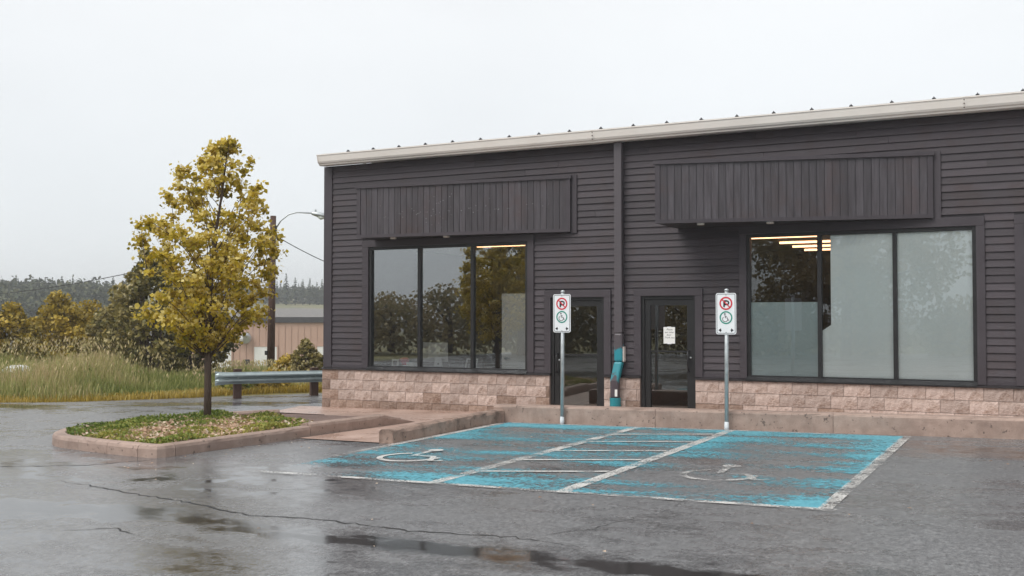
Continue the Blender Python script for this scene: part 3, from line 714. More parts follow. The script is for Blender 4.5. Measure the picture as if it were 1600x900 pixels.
# angled sign boxes of vertical boards
def sign_box(xl, xr, p, zb, zt, n, label, specks):
    a = np.array((xl, YW - p)); b = np.array((xr, YW - .07)); t = (b - a) / np.linalg.norm(b - a); nrm = np.array((t[1], -t[0])); ln = np.linalg.norm(b - a)
    def P(s, d, z): e = a + t * s + nrm * d; return (e[0], e[1], z)
    mb = MB(); v = [(xl, YW - p), (xr, YW - .07), (xr, YW - .03), (xl, YW - .03)]
    mb.prism([(q[0], q[1]) for q in v], 2, zb + .012, zt - .012)
    f = put('sign_box', mb, M['trim'], shop); f['label'] = label
    def slab(name, s0, s1, d0, d1, z0, z1, m):
        mb = MB(); c = [P(s0, d1, z0), P(s1, d1, z0), P(s1, d0, z0), P(s0, d0, z0)]; c += [(q[0], q[1], z1) for q in c]
        mb.add(c, [(0, 3, 2, 1), (4, 5, 6, 7), (0, 1, 5, 4), (1, 2, 6, 5), (2, 3, 7, 6), (3, 0, 4, 7)]); return put(name, mb, m, f)
    s = .06; r = random.Random(n)
    wd = (ln - .12) / n
    for i in range(n):
        slab('vertical_board', s + .004, s + wd - .004, .001, .018 + r.uniform(-.004, .004), zb + .06, zt - .05, M['signboard']); s += wd
    slab('top_trim', -.05, ln + .04, .0, .05, zt - .05, zt + .01, M['trim']); slab('bottom_trim', -.02, ln + .02, .0, .034, zb, zb + .06, M['trim'])
    slab('end_trim', -.02, .06, .0, .03, zb + .061, zt - .051, M['trim']); slab('end_trim', ln - .06, ln + .02, .0, .03, zb + .061, zt - .051, M['trim'])
    put('soffit', MB().prism([(xl, YW - p + .01), (xr, YW - .065), (xr, YW - .03), (xl, YW - .03)], 2, zb + .002, zb + .011), M['flash'], f)
    put('backing_board', bx(xr + .03, xr + .13, YW - .05, YW - .027, zb - .02, zt + .02), M['trim'], f)
    for k in (.16, .42):
        e = a + t * ln * k + np.array((0, min(.12, p * .4)))
        put('downlight', MB().tube([(e[0], e[1], zb + .002), (e[0], e[1], zb - .025)], .06, 14), M['cream'], f)
    if specks:
        mb = MB()
        for i in range(70):
            s_ = r.choice([r.uniform(.4, 1.5), r.uniform(1.4, 2.0), r.uniform(2.0, 3.9)]); z = zb + .47 + r.gauss(0, .06) if s_ < 1.4 or s_ > 2 else r.uniform(zb + .15, zt - .12)
            q = P(s_, .0235, z); h = r.uniform(.002, .0052)
            mb.box(q[0] - h, q[0] + h, q[1] - .002, q[1] + .004, z - h, z + h)
        put('nail_holes', mb, M['galv'], f)['kind'] = 'stuff'
sign_box(-11.78, -7.53, .60, 3.11, 4.12, 34, 'angled fascia box of plum vertical boards with nail holes from removed letters', True)
sign_box(-5.53, -1.47, 1.10, 3.09, 4.10, 35, 'angled fascia box of greyer knotty vertical boards', False)

# rooms behind the glass
put('interior_floor', bx(-12.84, 4.84, 17.17, 24, -.3, -.12), M['floor'], shop)
put('interior_ceiling', bx(-12.84, 4.84, 17.17, 24, 3.12, 3.2), M['ceiling'], shop)
put('interior_wall', bx(-12.84, -7.2, 23.9, 24, -.12, 3.12), M['interior'], shop)
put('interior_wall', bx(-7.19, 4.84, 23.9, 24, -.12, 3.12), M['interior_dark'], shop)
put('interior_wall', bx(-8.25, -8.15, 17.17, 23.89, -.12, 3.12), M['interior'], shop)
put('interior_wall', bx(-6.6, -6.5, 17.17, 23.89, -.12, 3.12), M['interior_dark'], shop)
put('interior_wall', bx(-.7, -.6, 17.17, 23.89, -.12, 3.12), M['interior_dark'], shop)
# white partition boards behind the right window
put('partition_panel', MB().prism([(-3.134, .616), (-2.053, .616), (-2.053, 2.89), (-3.0, 2.89), (-3.0, 1.45), (-3.134, 1.36)], 1, 17.045, 17.06), M['panelwhite'], w2)
put('partition_panel', bx(-1.987, -.916, 17.045, 17.06, .616, 2.89), M['panelwhite'], w2)
idr = put('office_door', bx(-9.10, -8.27, 17.30, 17.34, -.12, 2.02), M['white'], shop)
put('handle', MB().tube([(-9.0, 17.30, .80), (-9.0, 17.25, .80)], .026, 12).tube([(-9.0, 17.25, .80), (-8.9, 17.245, .80)], .01, 8), M['galv'], idr, smooth=True)
put('door_frame', bx(-9.42, -9.14, 17.5, 17.54, -.12, 1.9), M['plastic_black'], idr)

# lit ceiling strip lights
def strip(x0, x1, y, label):
    t = thing('ceiling_light', ((x0 + x1) / 2, y, 3.12), label, 'ceiling light', 'lit strip lights inside the shop')
    put('housing', bx(x0, x1, y - .08, y + .08, 3.06, 3.118), M['white_metal'], t)
    put('tube', MB().tube([(x0 + .04, y, 3.035), (x1 - .04, y, 3.035)], .02, 8), M['tube'], t)
strip(-5.2, -3.5, 18.9, 'lit warm strip light nearest the right shop window')
for i, y in enumerate((20.4, 21.6, 22.8)): strip(-4.6, -3.1, y, ['lit warm strip light in the middle of the right room, front of three', 'lit warm strip light in the right room, second of three', 'lit warm strip light farthest back in the right room'][i])
strip(-10.4, -8.6, 18.6, 'lit warm strip light seen through the left shop window')

# ------------------------------------------------------------------ things on the desk inside the left window
dk = thing('desk', (-10.6, 17.9, -.12), 'grey office desk just inside the left shop window', 'desk')
put('desk_top', bx(-11.85, -9.35, 17.3, 18.1, .53, .57), M['desk'], dk)
for x in (-11.8, -9.45):
    for y in (17.35, 18.0): put('leg', bx(x, x + .05, y, y + .05, -.12, .528), M['plastic_black'], dk)
ZD = .571
cp = thing('desktop_computer', (-10.77, 17.55, ZD), 'silver all-in-one computer seen from behind in the left window', 'computer')
def screen_panel():
    mb = MB(); mb.box(-11.05, -10.47, 17.60, 17.612, ZD + .12, ZD + .50)
    mb.add([(-11.05, 17.599, ZD + .12), (-10.47, 17.599, ZD + .12), (-10.47, 17.599, ZD + .5), (-11.05, 17.599, ZD + .5), (-10.9, 17.555, ZD + .2), (-10.62, 17.555, ZD + .2), (-10.62, 17.555, ZD + .42), (-10.9, 17.555, ZD + .42)],
           [(4, 5, 6, 7), (0, 1, 5, 4), (1, 2, 6, 5), (2, 3, 7, 6), (3, 0, 4, 7)]); return mb
sp = put('screen', screen_panel(), M['silver'], cp)
put('logo', MB().tube([(-10.60, 17.553, ZD + .34), (-10.60, 17.549, ZD + .34)], .024, 14).box(-10.598, -10.588, 17.549, 17.553, ZD + .365, ZD + .382), M['plastic_black'], sp)
stn = put('stand', MB().prism([(-10.72, ZD), (-10.52, ZD), (-10.55, ZD + .22), (-10.69, ZD + .22)], 1, 17.49, 17.50).box(-10.74, -10.50, 17.42, 17.64, ZD, ZD + .008), M['silver'], cp)
put('cable_hole', MB().tube([(-10.62, 17.489, ZD + .08), (-10.62, 17.486, ZD + .08)], .022, 12), M['plastic_black'], stn)
pf = thing('picture_frame', (-9.85, 17.45, ZD), 'leaning silver picture frame at the right of the desk', 'picture frame')
def leaning():
    mb = MB(); a = [(-9.98, 17.42, ZD), (-9.72, 17.42, ZD), (-9.72, 17.50, ZD + .2), (-9.98, 17.50, ZD + .2)]
    c = np.mean(a, axis=0); i_ = [tuple(c + (np.array(p) - c) * .76) for p in a]
    mb.add(a + i_, [(0, 1, 5, 4), (1, 2, 6, 5), (2, 3, 7, 6), (3, 0, 4, 7)]); return mb, i_
lm, ii = leaning(); put('frame', lm, M['silver'], pf); put('picture', MB().add([(p[0], p[1] + .004, p[2]) for p in ii], [(0, 1, 2, 3)]), M['plastic_black'], pf)
put('back_strut', MB().add([(-9.88, 17.49, ZD + .15), (-9.82, 17.49, ZD + .15), (-9.82, 17.6, ZD), (-9.88, 17.6, ZD)], [(0, 1, 2, 3)]), M['plastic_black'], pf)
lp = thing('laptop', (-10.2, 17.65, ZD), 'dark open laptop between computer and picture frame', 'laptop')
put('base', bx(-10.36, -10.03, 17.50, 17.74, ZD, ZD + .018), M['plastic_black'], lp); put('lid', MB().add([(-10.36, 17.50, ZD + .019), (-10.03, 17.50, ZD + .019), (-10.03, 17.44, ZD + .2), (-10.36, 17.44, ZD + .2), (-10.36, 17.51, ZD + .019), (-10.03, 17.51, ZD + .019), (-10.03, 17.45, ZD + .203), (-10.36, 17.45, ZD + .203)], [(0, 3, 2, 1), (4, 5, 6, 7), (2, 3, 7, 6), (0, 1, 5, 4), (1, 2, 6, 5), (3, 0, 4, 7)]), M['plastic_black'], lp)
def lathe(prof, cx, cy, z, seg=16):
    mb = MB(); n = len(prof); V = [(cx + r * math.cos(2 * math.pi * k / seg), cy + r * math.sin(2 * math.pi * k / seg), z + h) for r, h in prof for k in range(seg)]
    return mb.add(V, [(i * seg + k, i * seg + (k + 1) % seg, (i + 1) * seg + (k + 1) % seg, (i + 1) * seg + k) for i in range(n - 1) for k in range(seg)] + [tuple(range(seg - 1, -1, -1))])
tag(put('pink_bowl', lathe([(.05, .0), (.06, .02), (.10, .09), (.105, .10), (.09, .13), (.05, .15), (.01, .155)], -11.42, 17.5, ZD + .045), M['pink'], smooth=True), 'rounded pink object near the left end of the desk', 'bowl')
tag(put('paper_tray', MB().box(-11.40, -11.05, 17.35, 17.6, ZD, ZD + .02).box(-11.38, -11.1, 17.37, 17.58, ZD + .02, ZD + .045).box(-11.3, -11.12, 17.38, 17.5, ZD + .045, ZD + .10), M['white'], bevel=.008), 'white pile of papers and boxes beside the pink object', 'papers')
sf2 = thing('photo_stand', (-11.58, 17.42, ZD), 'small white standing frame at the far left of the desk', 'picture frame')
put('frame', MB().box(-11.66, -11.63, 17.40, 17.42, ZD, ZD + .16).box(-11.53, -11.50, 17.40, 17.42, ZD, ZD + .16).box(-11.63, -11.53, 17.40, 17.42, ZD, ZD + .03).box(-11.63, -11.53, 17.40, 17.42, ZD + .13, ZD + .16), M['white'], sf2)
put('picture', bx(-11.63, -11.53, 17.41, 17.415, ZD + .03, ZD + .13), M['interior_dark'], sf2)
dl = thing('wire_rack', (-9.55, 17.7, ZD), 'thin black wire rack with two knobs behind the window post', 'rack')
put('wire_frame', MB().tube([(-9.72, 17.7, ZD), (-9.72, 17.7, ZD + .36), (-9.40, 17.7, ZD + .36), (-9.40, 17.7, ZD)], .006, 6), M['plastic_black'], dl)
for x in (-9.66, -9.47): put('knob', lathe([(.02, 0), (.028, .02), (.022, .06), (.01, .07)], x, 17.7, ZD + .366, 10), M['plastic_black'], dl, smooth=True)

# notice taped inside the right door
nb = thing('paper_notice', (-5.70, 17.027, 1.12), 'white handwritten paper notice on the glass of the right door', 'notice')
put('sheet', bx(-5.803, -5.597, 17.0265, 17.028, 1.12, 1.405), M['white'], nb)
put('tape', bx(-5.735, -5.665, 17.0255, 17.0263, 1.39, 1.412), M['signwhite'], nb); put('tape', bx(-5.735, -5.665, 17.0255, 17.0263, 1.112, 1.13), M['signwhite'], nb)
def text_mesh(name, body, size, loc, parent, m, bold=0, shear=.25):
    cu = bpy.data.curves.new(name, 'FONT'); cu.body = body; cu.size = size; cu.align_x = 'CENTER'; cu.shear = shear; cu.offset = bold; cu.resolution_u = 3
    tmp = bpy.data.objects.new(name, cu); C.objects.link(tmp); bpy.context.view_layer.update()
    me = bpy.data.meshes.new_from_object(tmp.evaluated_get(bpy.context.evaluated_depsgraph_get())); bpy.data.objects.remove(tmp)
    o = link(name, me, m, parent); o.rotation_euler = (R(90), 0, 0); o.location = np.array(loc) - np.array(parent['_b']); return o
for i, s in enumerate(('Please', 'use other', 'door', 'Thank you')):
    text_mesh('handwriting', s, .043, (-5.70 + (.004, 0, -.01, .0)[i], 17.0258, 1.348 - i * .046), nb, M['ink'])

# ------------------------------------------------------------------ parking signs
def parking_sign(x, y, zt, label, leanx):
    g = G(x, y); s = thing('parking_sign', (x, y, g), label, 'sign', 'accessible parking signs')
    put('post', MB().tube([(x + leanx, y, g - .1), (x, y, zt + .035)], .03, 14), M['galv'], s, smooth=True)
    put('post_cap', lathe([(.034, 0), (.034, .02), (.02, .032), (.004, .036)], x, y, zt + .03), M['galv'], s, smooth=True)
    put('post_foot', lathe([(.034, -.02), (.034, .06), (.032, .11), (.0305, .12)], x + leanx, y, g), M['signwhite'], s, smooth=True)
    W, H = .3, .6; zb = zt - H; yf = y - .034
    def rr(w, h, r, cx, cz, n=5):
        o = []
        for qx, qz, a0 in ((1, -1, -90), (1, 1, 0), (-1, 1, 90), (-1, -1, 180)):
            for k in range(n + 1):
                a = R(a0 + 90 * k / n); o.append((cx + qx * (w / 2 - r) + r * math.cos(a), cz + qz * (h / 2 - r) + r * math.sin(a)))
        return o
    cz = (zt + zb) / 2
    p = put('panel', MB().prism(rr(W, H, .03, x, cz), 1, yf - .003, yf + .003), M['signwhite'], s)
    put('border', MB().ribbon(rr(W - .032, H - .032, .018, x, cz), .007, yf - .0042, .001, True), M['ink'], p)
    c1, c2 = zb + .45, zb + .243; n = 40
    ring = lambda cz_, r: [(x + r * math.cos(a), cz_ + r * math.sin(a)) for a in np.linspace(0, 2 * math.pi, n + 1)[:-1]]
    ph = put('prohibition_ring', MB().ribbon(ring(c1, .085), .021, yf - .0062, .002, True), M['red'], p)
    put('letter', MB().ribbon([(x - .027, c1 - .055), (x - .027, c1 + .043)], .024, yf - .0050, .0012)
        .ribbon([(x - .027, c1 + .035), (x + .015, c1 + .035), (x + .034, c1 + .027), (x + .041, c1 + .009), (x + .034, c1 - .009), (x + .015, c1 - .017), (x - .027, c1 - .017)], .022, yf - .0052, .0012), M['ink'], p)
    put('prohibition_slash', MB().ribbon([(x - .06, c1 + .06), (x + .06, c1 - .06)], .016, yf - .0072, .0012), M['red'], p)
    put('permission_ring', MB().ribbon(ring(c2, .085), .018, yf - .0062, .002, True), M['green'], p)
    put('wheelchair_mark', MB().ribbon([(x - .012 + .038 * math.cos(a), c2 - .022 + .038 * math.sin(a)) for a in np.linspace(R(130), R(375), 18)], .008, yf - .0052, .001)
        .ribbon([(x - .014, c2 + .036), (x - .010, c2 - .004), (x + .022, c2 - .004), (x + .036, c2 - .040), (x + .048, c2 - .036)], .010, yf - .0054, .001)
        .ribbon([(x - .011, c2 + .018), (x + .014, c2 + .018)], .008, yf - .0057, .001)
        .prism([(x - .016 + .011 * math.cos(a), c2 + .052 + .011 * math.sin(a)) for a in np.linspace(0, 2 * math.pi, 13)[:-1]], 1, yf - .0052, yf - .0042), M['ink'], p)
    az = zb + .06
    for sgn in (-1, 1):
        put('arrow', MB().prism([(x + sgn * .113, az), (x + sgn * .075, az + .028), (x + sgn * .075, az - .028)], 1, yf - .0052, yf - .0032)
            .prism([(x + sgn * .075, az + .007), (x + sgn * .067, az + .007), (x + sgn * .067, az - .007), (x + sgn * .075, az - .007)], 1, yf - .0050, yf - .0032), M['ink'], p)
    for z in (zt - .028, zb + .028): put('bolt', MB().tube([(x, yf + .002, z), (x, yf - .008, z)], .008, 8), M['galv'], p)
parking_sign(-6.70, 14.80, 1.935, 'white accessible-parking sign on grey post in front of the left door', -.015)
parking_sign(-4.075, 14.78, 1.925, 'white accessible-parking sign on grey post left of the right shop window', -.01)

# ------------------------------------------------------------------ foliage helpers
def leaf_cloud(P, size, tint, up=.35, shape='leaf', r=rng):
    """P (n,3) leaf positions -> pointed folded leaves of 4 triangles"""
    n = len(P); d = r.normal(size=(n, 3)); d /= np.linalg.norm(d, axis=1)[:, None]
    nm = r.normal(size=(n, 3)); nm[:, 2] += up * 2.0; nm -= d * (nm * d).sum(1)[:, None]; nm /= np.linalg.norm(nm, axis=1)[:, None] + 1e-9
    s = np.cross(d, nm); sz = size * r.uniform(.6, 1.35, n)[:, None]
    base = P - d * sz * .5; tip = P + d * sz * .5; fold = nm * sz * .10
    a1 = P - d * sz * .12 + s * sz * .42 + fold; b1 = P - d * sz * .12 - s * sz * .42 + fold
    a2 = P + d * sz * .2 + s * sz * .26 + fold * .5; b2 = P + d * sz * .2 - s * sz * .26 + fold * .5
    V = np.stack([base, a1, a2, tip, b2, b1], 1).reshape(-1, 3)
    k = np.arange(n)[:, None] * 6
    F = np.concatenate([k + np.array([0, 1, 2, 3])[None], k + np.array([0, 3, 4, 5])[None]], 1).ravel()
    return V, F, np.repeat(tint, 6)
def clumps(centres, radii, per, r=rng, shell=.5):
    out = []; cid = []
    for i, (c, rad) in enumerate(zip(centres, radii)):
        k = per if np.isscalar(per) else per[i]
        d = r.normal(size=(k, 3)); d /= np.linalg.norm(d, axis=1)[:, None]
        q = r.random(k) ** shell if shell else np.minimum(np.abs(r.normal(size=k)) * .8 + .1, 1.9)
        out.append(np.array(c) + d * q[:, None] * np.array(rad)); cid += [i] * k
    return np.concatenate(out), np.array(cid)
def limb(mb, a, b, r0, r1, r, seg=6, bend=.08, n=5):
    a, b = np.array(a, float), np.array(b, float); ln = np.linalg.norm(b - a); o = r.normal(size=3) * bend * ln
    pts = [a + (b - a) * t + o * math.sin(math.pi * t) * .6 + np.array((0, 0, ln * .08 * math.sin(math.pi * t))) for t in np.linspace(0, 1, n)]
    mb.tube(pts, list(np.linspace(r0, r1, n)), seg); return pts

# ------------------------------------------------------------------ the young maple in the island
def maple(x, y):
    r = np.random.default_rng(11); g = G(x, y) + .10
    t = thing('maple_tree', (x, y, g), 'young maple with yellow-green leaves in the kerbed island', 'tree')
    top = np.array((x + .25, y + .15, g + 4.42))
    lead = [np.array((x, y, g - .1)), np.array((x + .005, y, g + .6)), np.array((x - .01, y + .01, g + 1.3)), np.array((x + .04, y, g + 2.1)), np.array((x + .08, y + .05, g + 2.9)), np.array((x + .19, y + .10, g + 3.7)), top]
    put('trunk', MB().tube(lead, [.064, .056, .05, .04, .027, .015, .006], 12), M['bark'], t, smooth=True)
    rt = np.array((math.cos(R(27.18)), math.sin(R(27.18)), 0)); dp = np.array((-rt[1], rt[0], 0))
    def on_lead(z):
        for a, b in zip(lead[:-1], lead[1:]):
            if a[2] <= z <= b[2]: return a + (b - a) * (z - a[2]) / (b[2] - a[2])
        return top
    # crown outline: height above base, left and right half-widths (metres)
    ZZ = [1.15, 1.4, 1.7, 2.0, 2.35, 2.7, 3.0, 3.3, 3.6, 3.9, 4.2, 4.5]
    LW = [.22, .75, 1.0, .88, .98, .92, 1.10, 1.05, .70, .58, .05, -.2]
    RW = [.20, .55, .98, 1.0, 1.10, 1.16, 1.12, .98, .85, .52, .40, .34]
    br = MB(); cen = []; rad = []
    for k in range(270):
        z = 1.2 + 3.25 * (k / 269) ** .95; an = k * 2.39996 + r.normal() * .25
        c, s = math.cos(an), math.sin(an)
        wl = np.interp(z, ZZ, LW); wr = np.interp(z, ZZ, RW); mid = (wr - wl) / 2; half = max(.06, (wl + wr) / 2)
        q = r.uniform(.12, .95) if k % 5 < 3 else r.uniform(.85, 1.02)
        q *= .93
        p = np.array((x, y, g + z)) + rt * (mid + half * q * c) + dp * (half * .92 * q * s)
        if r.random() < (.08 if z < 2.5 else .2 if z < 3.1 else .48): continue
        cen.append(p); rr_ = r.uniform(.085, .165) * (1 if z < 3.3 else .75); rad.append((rr_ * 1.1, rr_ * 1.1, rr_ * .82))
        d = math.hypot(p[0] - x, p[1] - y); a = on_lead(g + max(1.0, z - .25 - d * .85))
        if k % 3 == 0 or q > .85: limb(br, a, p + np.array((0, 0, .05)), .017 * max(.35, 1 - z / 5.5), .004, r, 5)
    # long shoots standing above the crown
    for (a_, z, h) in ((-.62, 3.2, .62), (.80, 3.3, .75), (-.28, 3.7, .5), (-1.05, 2.8, .62), (1.05, 2.7, .5), (.52, 3.8, .45)):
        p0 = np.array((x, y, g + z - .5)) + rt * a_ * .8 + dp * r.normal() * .15; p1 = np.array((x, y, g + z + h * .5)) + rt * a_ + dp * r.normal() * .2
        limb(br, p0, p1, .008, .003, r, 5)
        for q in (.35, .55, .7, .85, 1.0): cen.append(p0 + (p1 - p0) * q + r.normal(size=3) * .06); e = .15 - .07 * q; rad.append((e, e, e))
    put('branches', br, M['bark'], t, smooth=True)
    per = [int(30 + 3100 * ra[0] ** 2) for ra in rad]
    P, cid = clumps(cen, rad, per, r, None)
    ct = r.uniform(-.14, .16, len(cen))
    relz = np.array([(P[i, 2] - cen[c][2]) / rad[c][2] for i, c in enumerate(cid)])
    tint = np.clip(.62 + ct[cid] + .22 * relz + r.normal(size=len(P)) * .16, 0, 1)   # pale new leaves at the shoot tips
    V, F, T = leaf_cloud(P - np.array((x, y, g)), .066, tint, .6, r=r)
    link('crown', fast_mesh('crown', V, F, 4, T), M['maple'], t)
maple(-11.62, 12.2)

# ground cover, dry flower heads and weeds in the island
def in_poly(px, py, poly):
    c = False; n = len(poly); j = n - 1
    for i in range(n):
        if (poly[i][1] > py) != (poly[j][1] > py) and px < (poly[j][0] - poly[i][0]) * (py - poly[i][1]) / (poly[j][1] - poly[i][1]) + poly[i][0]: c = not c
        j = i
    return c
bed = inner + [(-12.2, 13.15), (-10.6, 12.9), (-9.55, 12.3), (-9.6, 11.5)]
def scatter_bed(n, r, fn):
    o = []
    while len(o) < n:
        x = r.uniform(-12.9, -9.3); y = r.uniform(9.3, 13.4)
        if in_poly(x, y, bed) and fn(x, y): o.append((x, y))
    return np.array(o)
r_ = np.random.default_rng(5)
flower_zone = lambda x, y: math.exp(-(((x + 10.7) / .95) ** 2 + ((y - 11.0) / 1.3) ** 2))
q = scatter_bed(30000, r_, lambda x, y: r_.random() > .6 * flower_zone(x, y))
hz = .015 + .075 * r_.random(len(q)) ** 1.5 + .05 * np.sin(q[:, 0] * 5) * np.sin(q[:, 1] * 4)
P = np.column_stack([q, np.array([G(*a) for a in q]) + .10 + np.clip(hz, .01, .3)])
V, F, T = leaf_cloud(P, .038, np.clip(.50 + .16 * (q[:, 0] + 11.2) + .25 * np.sin(q[:, 0] * 3.1 + 1) * np.cos(q[:, 1] * 2.3) + r_.normal(size=len(q)) * .2, 0, 1), .5, r=r_)
o = link('ground_cover', fast_mesh('ground_cover', V, F, 4, T), M['cover']); o['kind'] = 'stuff'; tag(o, 'low green ground cover filling the kerbed island', 'ground cover')
q = scatter_bed(4200, r_, lambda x, y: r_.random() < flower_zone(x, y) ** 1.2)
P = np.column_stack([q, np.array([G(*a) for a in q]) + .125 + .07 * r_.random(len(q))])
V, F, T = leaf_cloud(P, .05, np.clip(.52 + r_.normal(size=len(q)) * .28, 0, 1), 1.2, r=r_)
o = link('dry_flowers', fast_mesh('dry_flowers', V, F, 4, T), M['flower']); o['kind'] = 'stuff'; tag(o, 'dry pinkish flower heads around the foot of the maple', 'flowers')

# ------------------------------------------------------------------ verge: grass
def grass(name, n, place, hfun, wd, m, seed, tbase, label):
    r = np.random.default_rng(seed); P = place(n, r); n = len(P)
    h = hfun(P, r); a = r.uniform(0, 6.283, n); lean = r.uniform(.05, .45, n) * h
    d = np.column_stack([np.cos(a), np.sin(a), np.zeros(n)]); s = np.column_stack([-np.sin(a), np.cos(a), np.zeros(n)]) * (wd * r.uniform(.6, 1.4, n))[:, None]
    up = np.array((0, 0, 1.0)); z = np.array([hgt(p[0], p[1]) for p in P]); B = np.column_stack([P, z])
    m1 = B + up * (h * .55)[:, None] + d * (lean * .3)[:, None]; tp = B + up * h[:, None] * .97 + d * lean[:, None]
    V = np.stack([B - s, B + s, m1 + s * .9, m1 - s * .9, tp + s * .35, tp - s * .35], 1).reshape(-1, 3); k = np.arange(n)[:, None] * 6
    F = np.concatenate([k + np.array([0, 1, 2, 3])[None], k + np.array([3, 2, 4, 5])[None]], 1).ravel()
    t0 = np.clip(tbase(P, r) + r.normal(size=n) * .16, 0, 1)
    T = np.column_stack([t0 * .8, t0 * .8, t0, t0, np.clip(t0 + .25, 0, 1), np.clip(t0 + .25, 0, 1)]).ravel()
    o = link(name, fast_mesh(name, V, F, 4, T), m); o['kind'] = 'stuff'; return tag(o, label, 'grass')
ES = np.array(EDGE, float)
def along(n, r, u0, u1, pw=1.0, t0=0, t1=None):
    """random points beyond the road edge"""
    seglen = np.linalg.norm(np.diff(ES, axis=0), axis=1); cs = np.concatenate([[0], np.cumsum(seglen)])
    s = r.uniform(t0, t1 or cs[-1], n); i = np.clip(np.searchsorted(cs, s) - 1, 0, len(seglen) - 1); f = (s - cs[i]) / seglen[i]
    p = ES[i] + (ES[i + 1] - ES[i]) * f[:, None]; u = u0 + (u1 - u0) * r.random(n) ** pw
    return p + EN[None] * u[:, None] + r.normal(size=(n, 2)) * .08
def pu(P): return np.array([max(0, edge_u(p[0], p[1])) for p in P])
sn = lambda P, a, b: np.sin(P[:, 0] * a + P[:, 1] * b)
grass('tall_grass', 52000, lambda n, r: along(n, r, .35, 11), lambda P, r: np.clip(.16 + .22 * pu(P), .15, .70) * np.clip(.42 + .6 * (-P[:, 0] / P[:, 1] - .95) / .13, .42, 1.15) * r.uniform(.55, 1.15, len(P)) * (1 + .18 * sn(P, 1.7, 1.1)), .010, M['grass'], 21,
      lambda P, r: .36 + .22 * sn(P, .9, .5) + .14 * sn(P, 2.3, -1.7) + .12 * sn(P, .35, 3.1) + .02 * pu(P), 'tall seeding green and straw grass along the far side of the road')
grass('verge_grass', 16000, lambda n, r: along(n, r, -.12, .9, 1.3), lambda P, r: r.uniform(.05, .2, len(P)), .010, M['ygrass'], 22, lambda P, r: .5 + .2 * sn(P, 1.3, .7), 'short yellowed grass fringe along the road edge')
# seed heads: slender drooping panicles
def seeds():
    r = np.random.default_rng(9); P = along(3800, r, 1.2, 10.5); h = np.clip(.35 + .2 * pu(P), .4, .95) * np.clip(.42 + .6 * (-P[:, 0] / P[:, 1] - .95) / .13, .42, 1.15) * r.uniform(.85, 1.2, len(P))
    V = []; F = []; T = []
    for p, hh in zip(P, h):
        z = hgt(*p); a = r.uniform(0, 6.283); dx, dy = math.cos(a), math.sin(a); le = r.uniform(.03, .16); k = len(V); w_ = r.uniform(.012, .024)
        V += [(p[0] - .003, p[1], z), (p[0] + .003, p[1], z), (p[0] + dx * le, p[1] + dy * le, z + hh), (p[0] + dx * le * .99, p[1] + dy * le, z + hh)]
        q0 = np.array((p[0] + dx * le, p[1] + dy * le, z + hh)); q1 = q0 + np.array((dx * .06, dy * .06, .10)); sd = np.array((-dy, dx, 0)) * w_
        V += [tuple(q0), tuple((q0 + q1) / 2 + sd), tuple(q1), tuple((q0 + q1) / 2 - sd)]
        F += [k, k + 1, k + 2, k + 3, k + 4, k + 5, k + 6, k + 7]; T += [.5] * 4 + [r.uniform(.75, 1)] * 4
    o = link('grass_seed_heads', fast_mesh('grass_seed_heads', np.array(V), F, 4, T), M['grass']); o['kind'] = 'stuff'; tag(o, 'pale brown seed heads rising above the tall grass', 'grass')
seeds()

# ------------------------------------------------------------------ shrubs and bushes beyond the road
YAWR = R(27.18)
def ray_xy(px, D):
    """plan position in the direction of image column px at distance D"""
    a = math.atan((px - 800) / 1610) - YAWR
    return math.sin(a) * D, math.cos(a) * D
def bush(name, px, D, wd, ht, nleaf, m, label, cat, seed, lsz=.09, nclump=26, tbase=.4, group=None, squash=.8, light=.3):
    r = np.random.default_rng(seed); x, y = ray_xy(px, D); z = hgt(x, y)
    t = thing(name, (x, y, z), label, cat, group)
    mb = MB(); cen = []; rad = []
    for k in range(nclump):
        an = k * 2.39996; f = (k + .5) / nclump; q = math.sqrt(r.random()) * .92
        zz = ht * (.16 + .80 * f); prof = math.sin(min(1, (f * .86 + .2)) * math.pi) ** .55
        e = wd / 2 * prof * (.45 + .55 * q); p = np.array((e * math.cos(an), e * math.sin(an) * .8, zz * (1 - .18 * q * q)))
        rr_ = wd * r.uniform(.11, .19); cen.append(p); rad.append((rr_, rr_, rr_ * squash))
        if k % 2 == 0: limb(mb, (r.normal() * wd * .03, r.normal() * wd * .03, -.1), p, .02 + .008 * ht, .006, r, 5)
    link('stems', mesh('stems', mb.v, mb.f), M['bark'], t)
    P, cid = clumps(cen, rad, max(10, nleaf // nclump), r, .45)
    rel = np.array([(P[i, 2] - cen[c][2]) / rad[c][2] for i, c in enumerate(cid)])
    tint = np.clip(tbase + r.uniform(-.18, .18, nclump)[cid] + .12 * rel + r.normal(size=len(P)) * .17 + light * (r.random(len(P)) > .93), 0, 1)
    V, F, T = leaf_cloud(P, lsz, tint, .4, r=r)
    link('crown', fast_mesh('crown', V, F, 4, T), m, t); return t
BG = 'shrubs beyond the tall grass'
bush('dark_shrub', 235, 31.5, 2.7, 4.0, 7000, M['dkleaf'], 'tall dark leafy shrub behind the left side of the maple', 'shrub', 31, .12, 34, .36, BG)
bush('dark_shrub', 300, 33, 2.6, 3.2, 5000, M['dkleaf'], 'dark shrub directly behind the maple trunk', 'shrub', 32, .12, 26, .30, BG)
bush('olive_shrub', 175, 33.5, 1.9, 2.55, 3800, M['dkleaf'], 'pale-tipped shrub at the left foot of the tall dark shrub', 'shrub', 33, .11, 22, .45, BG)
bush('olive_shrub', 92, 36, 2.6, 2.75, 5200, M['olive'], 'broad olive-brown shrub below the wooded hill', 'shrub', 34, .12, 28, .42, BG)
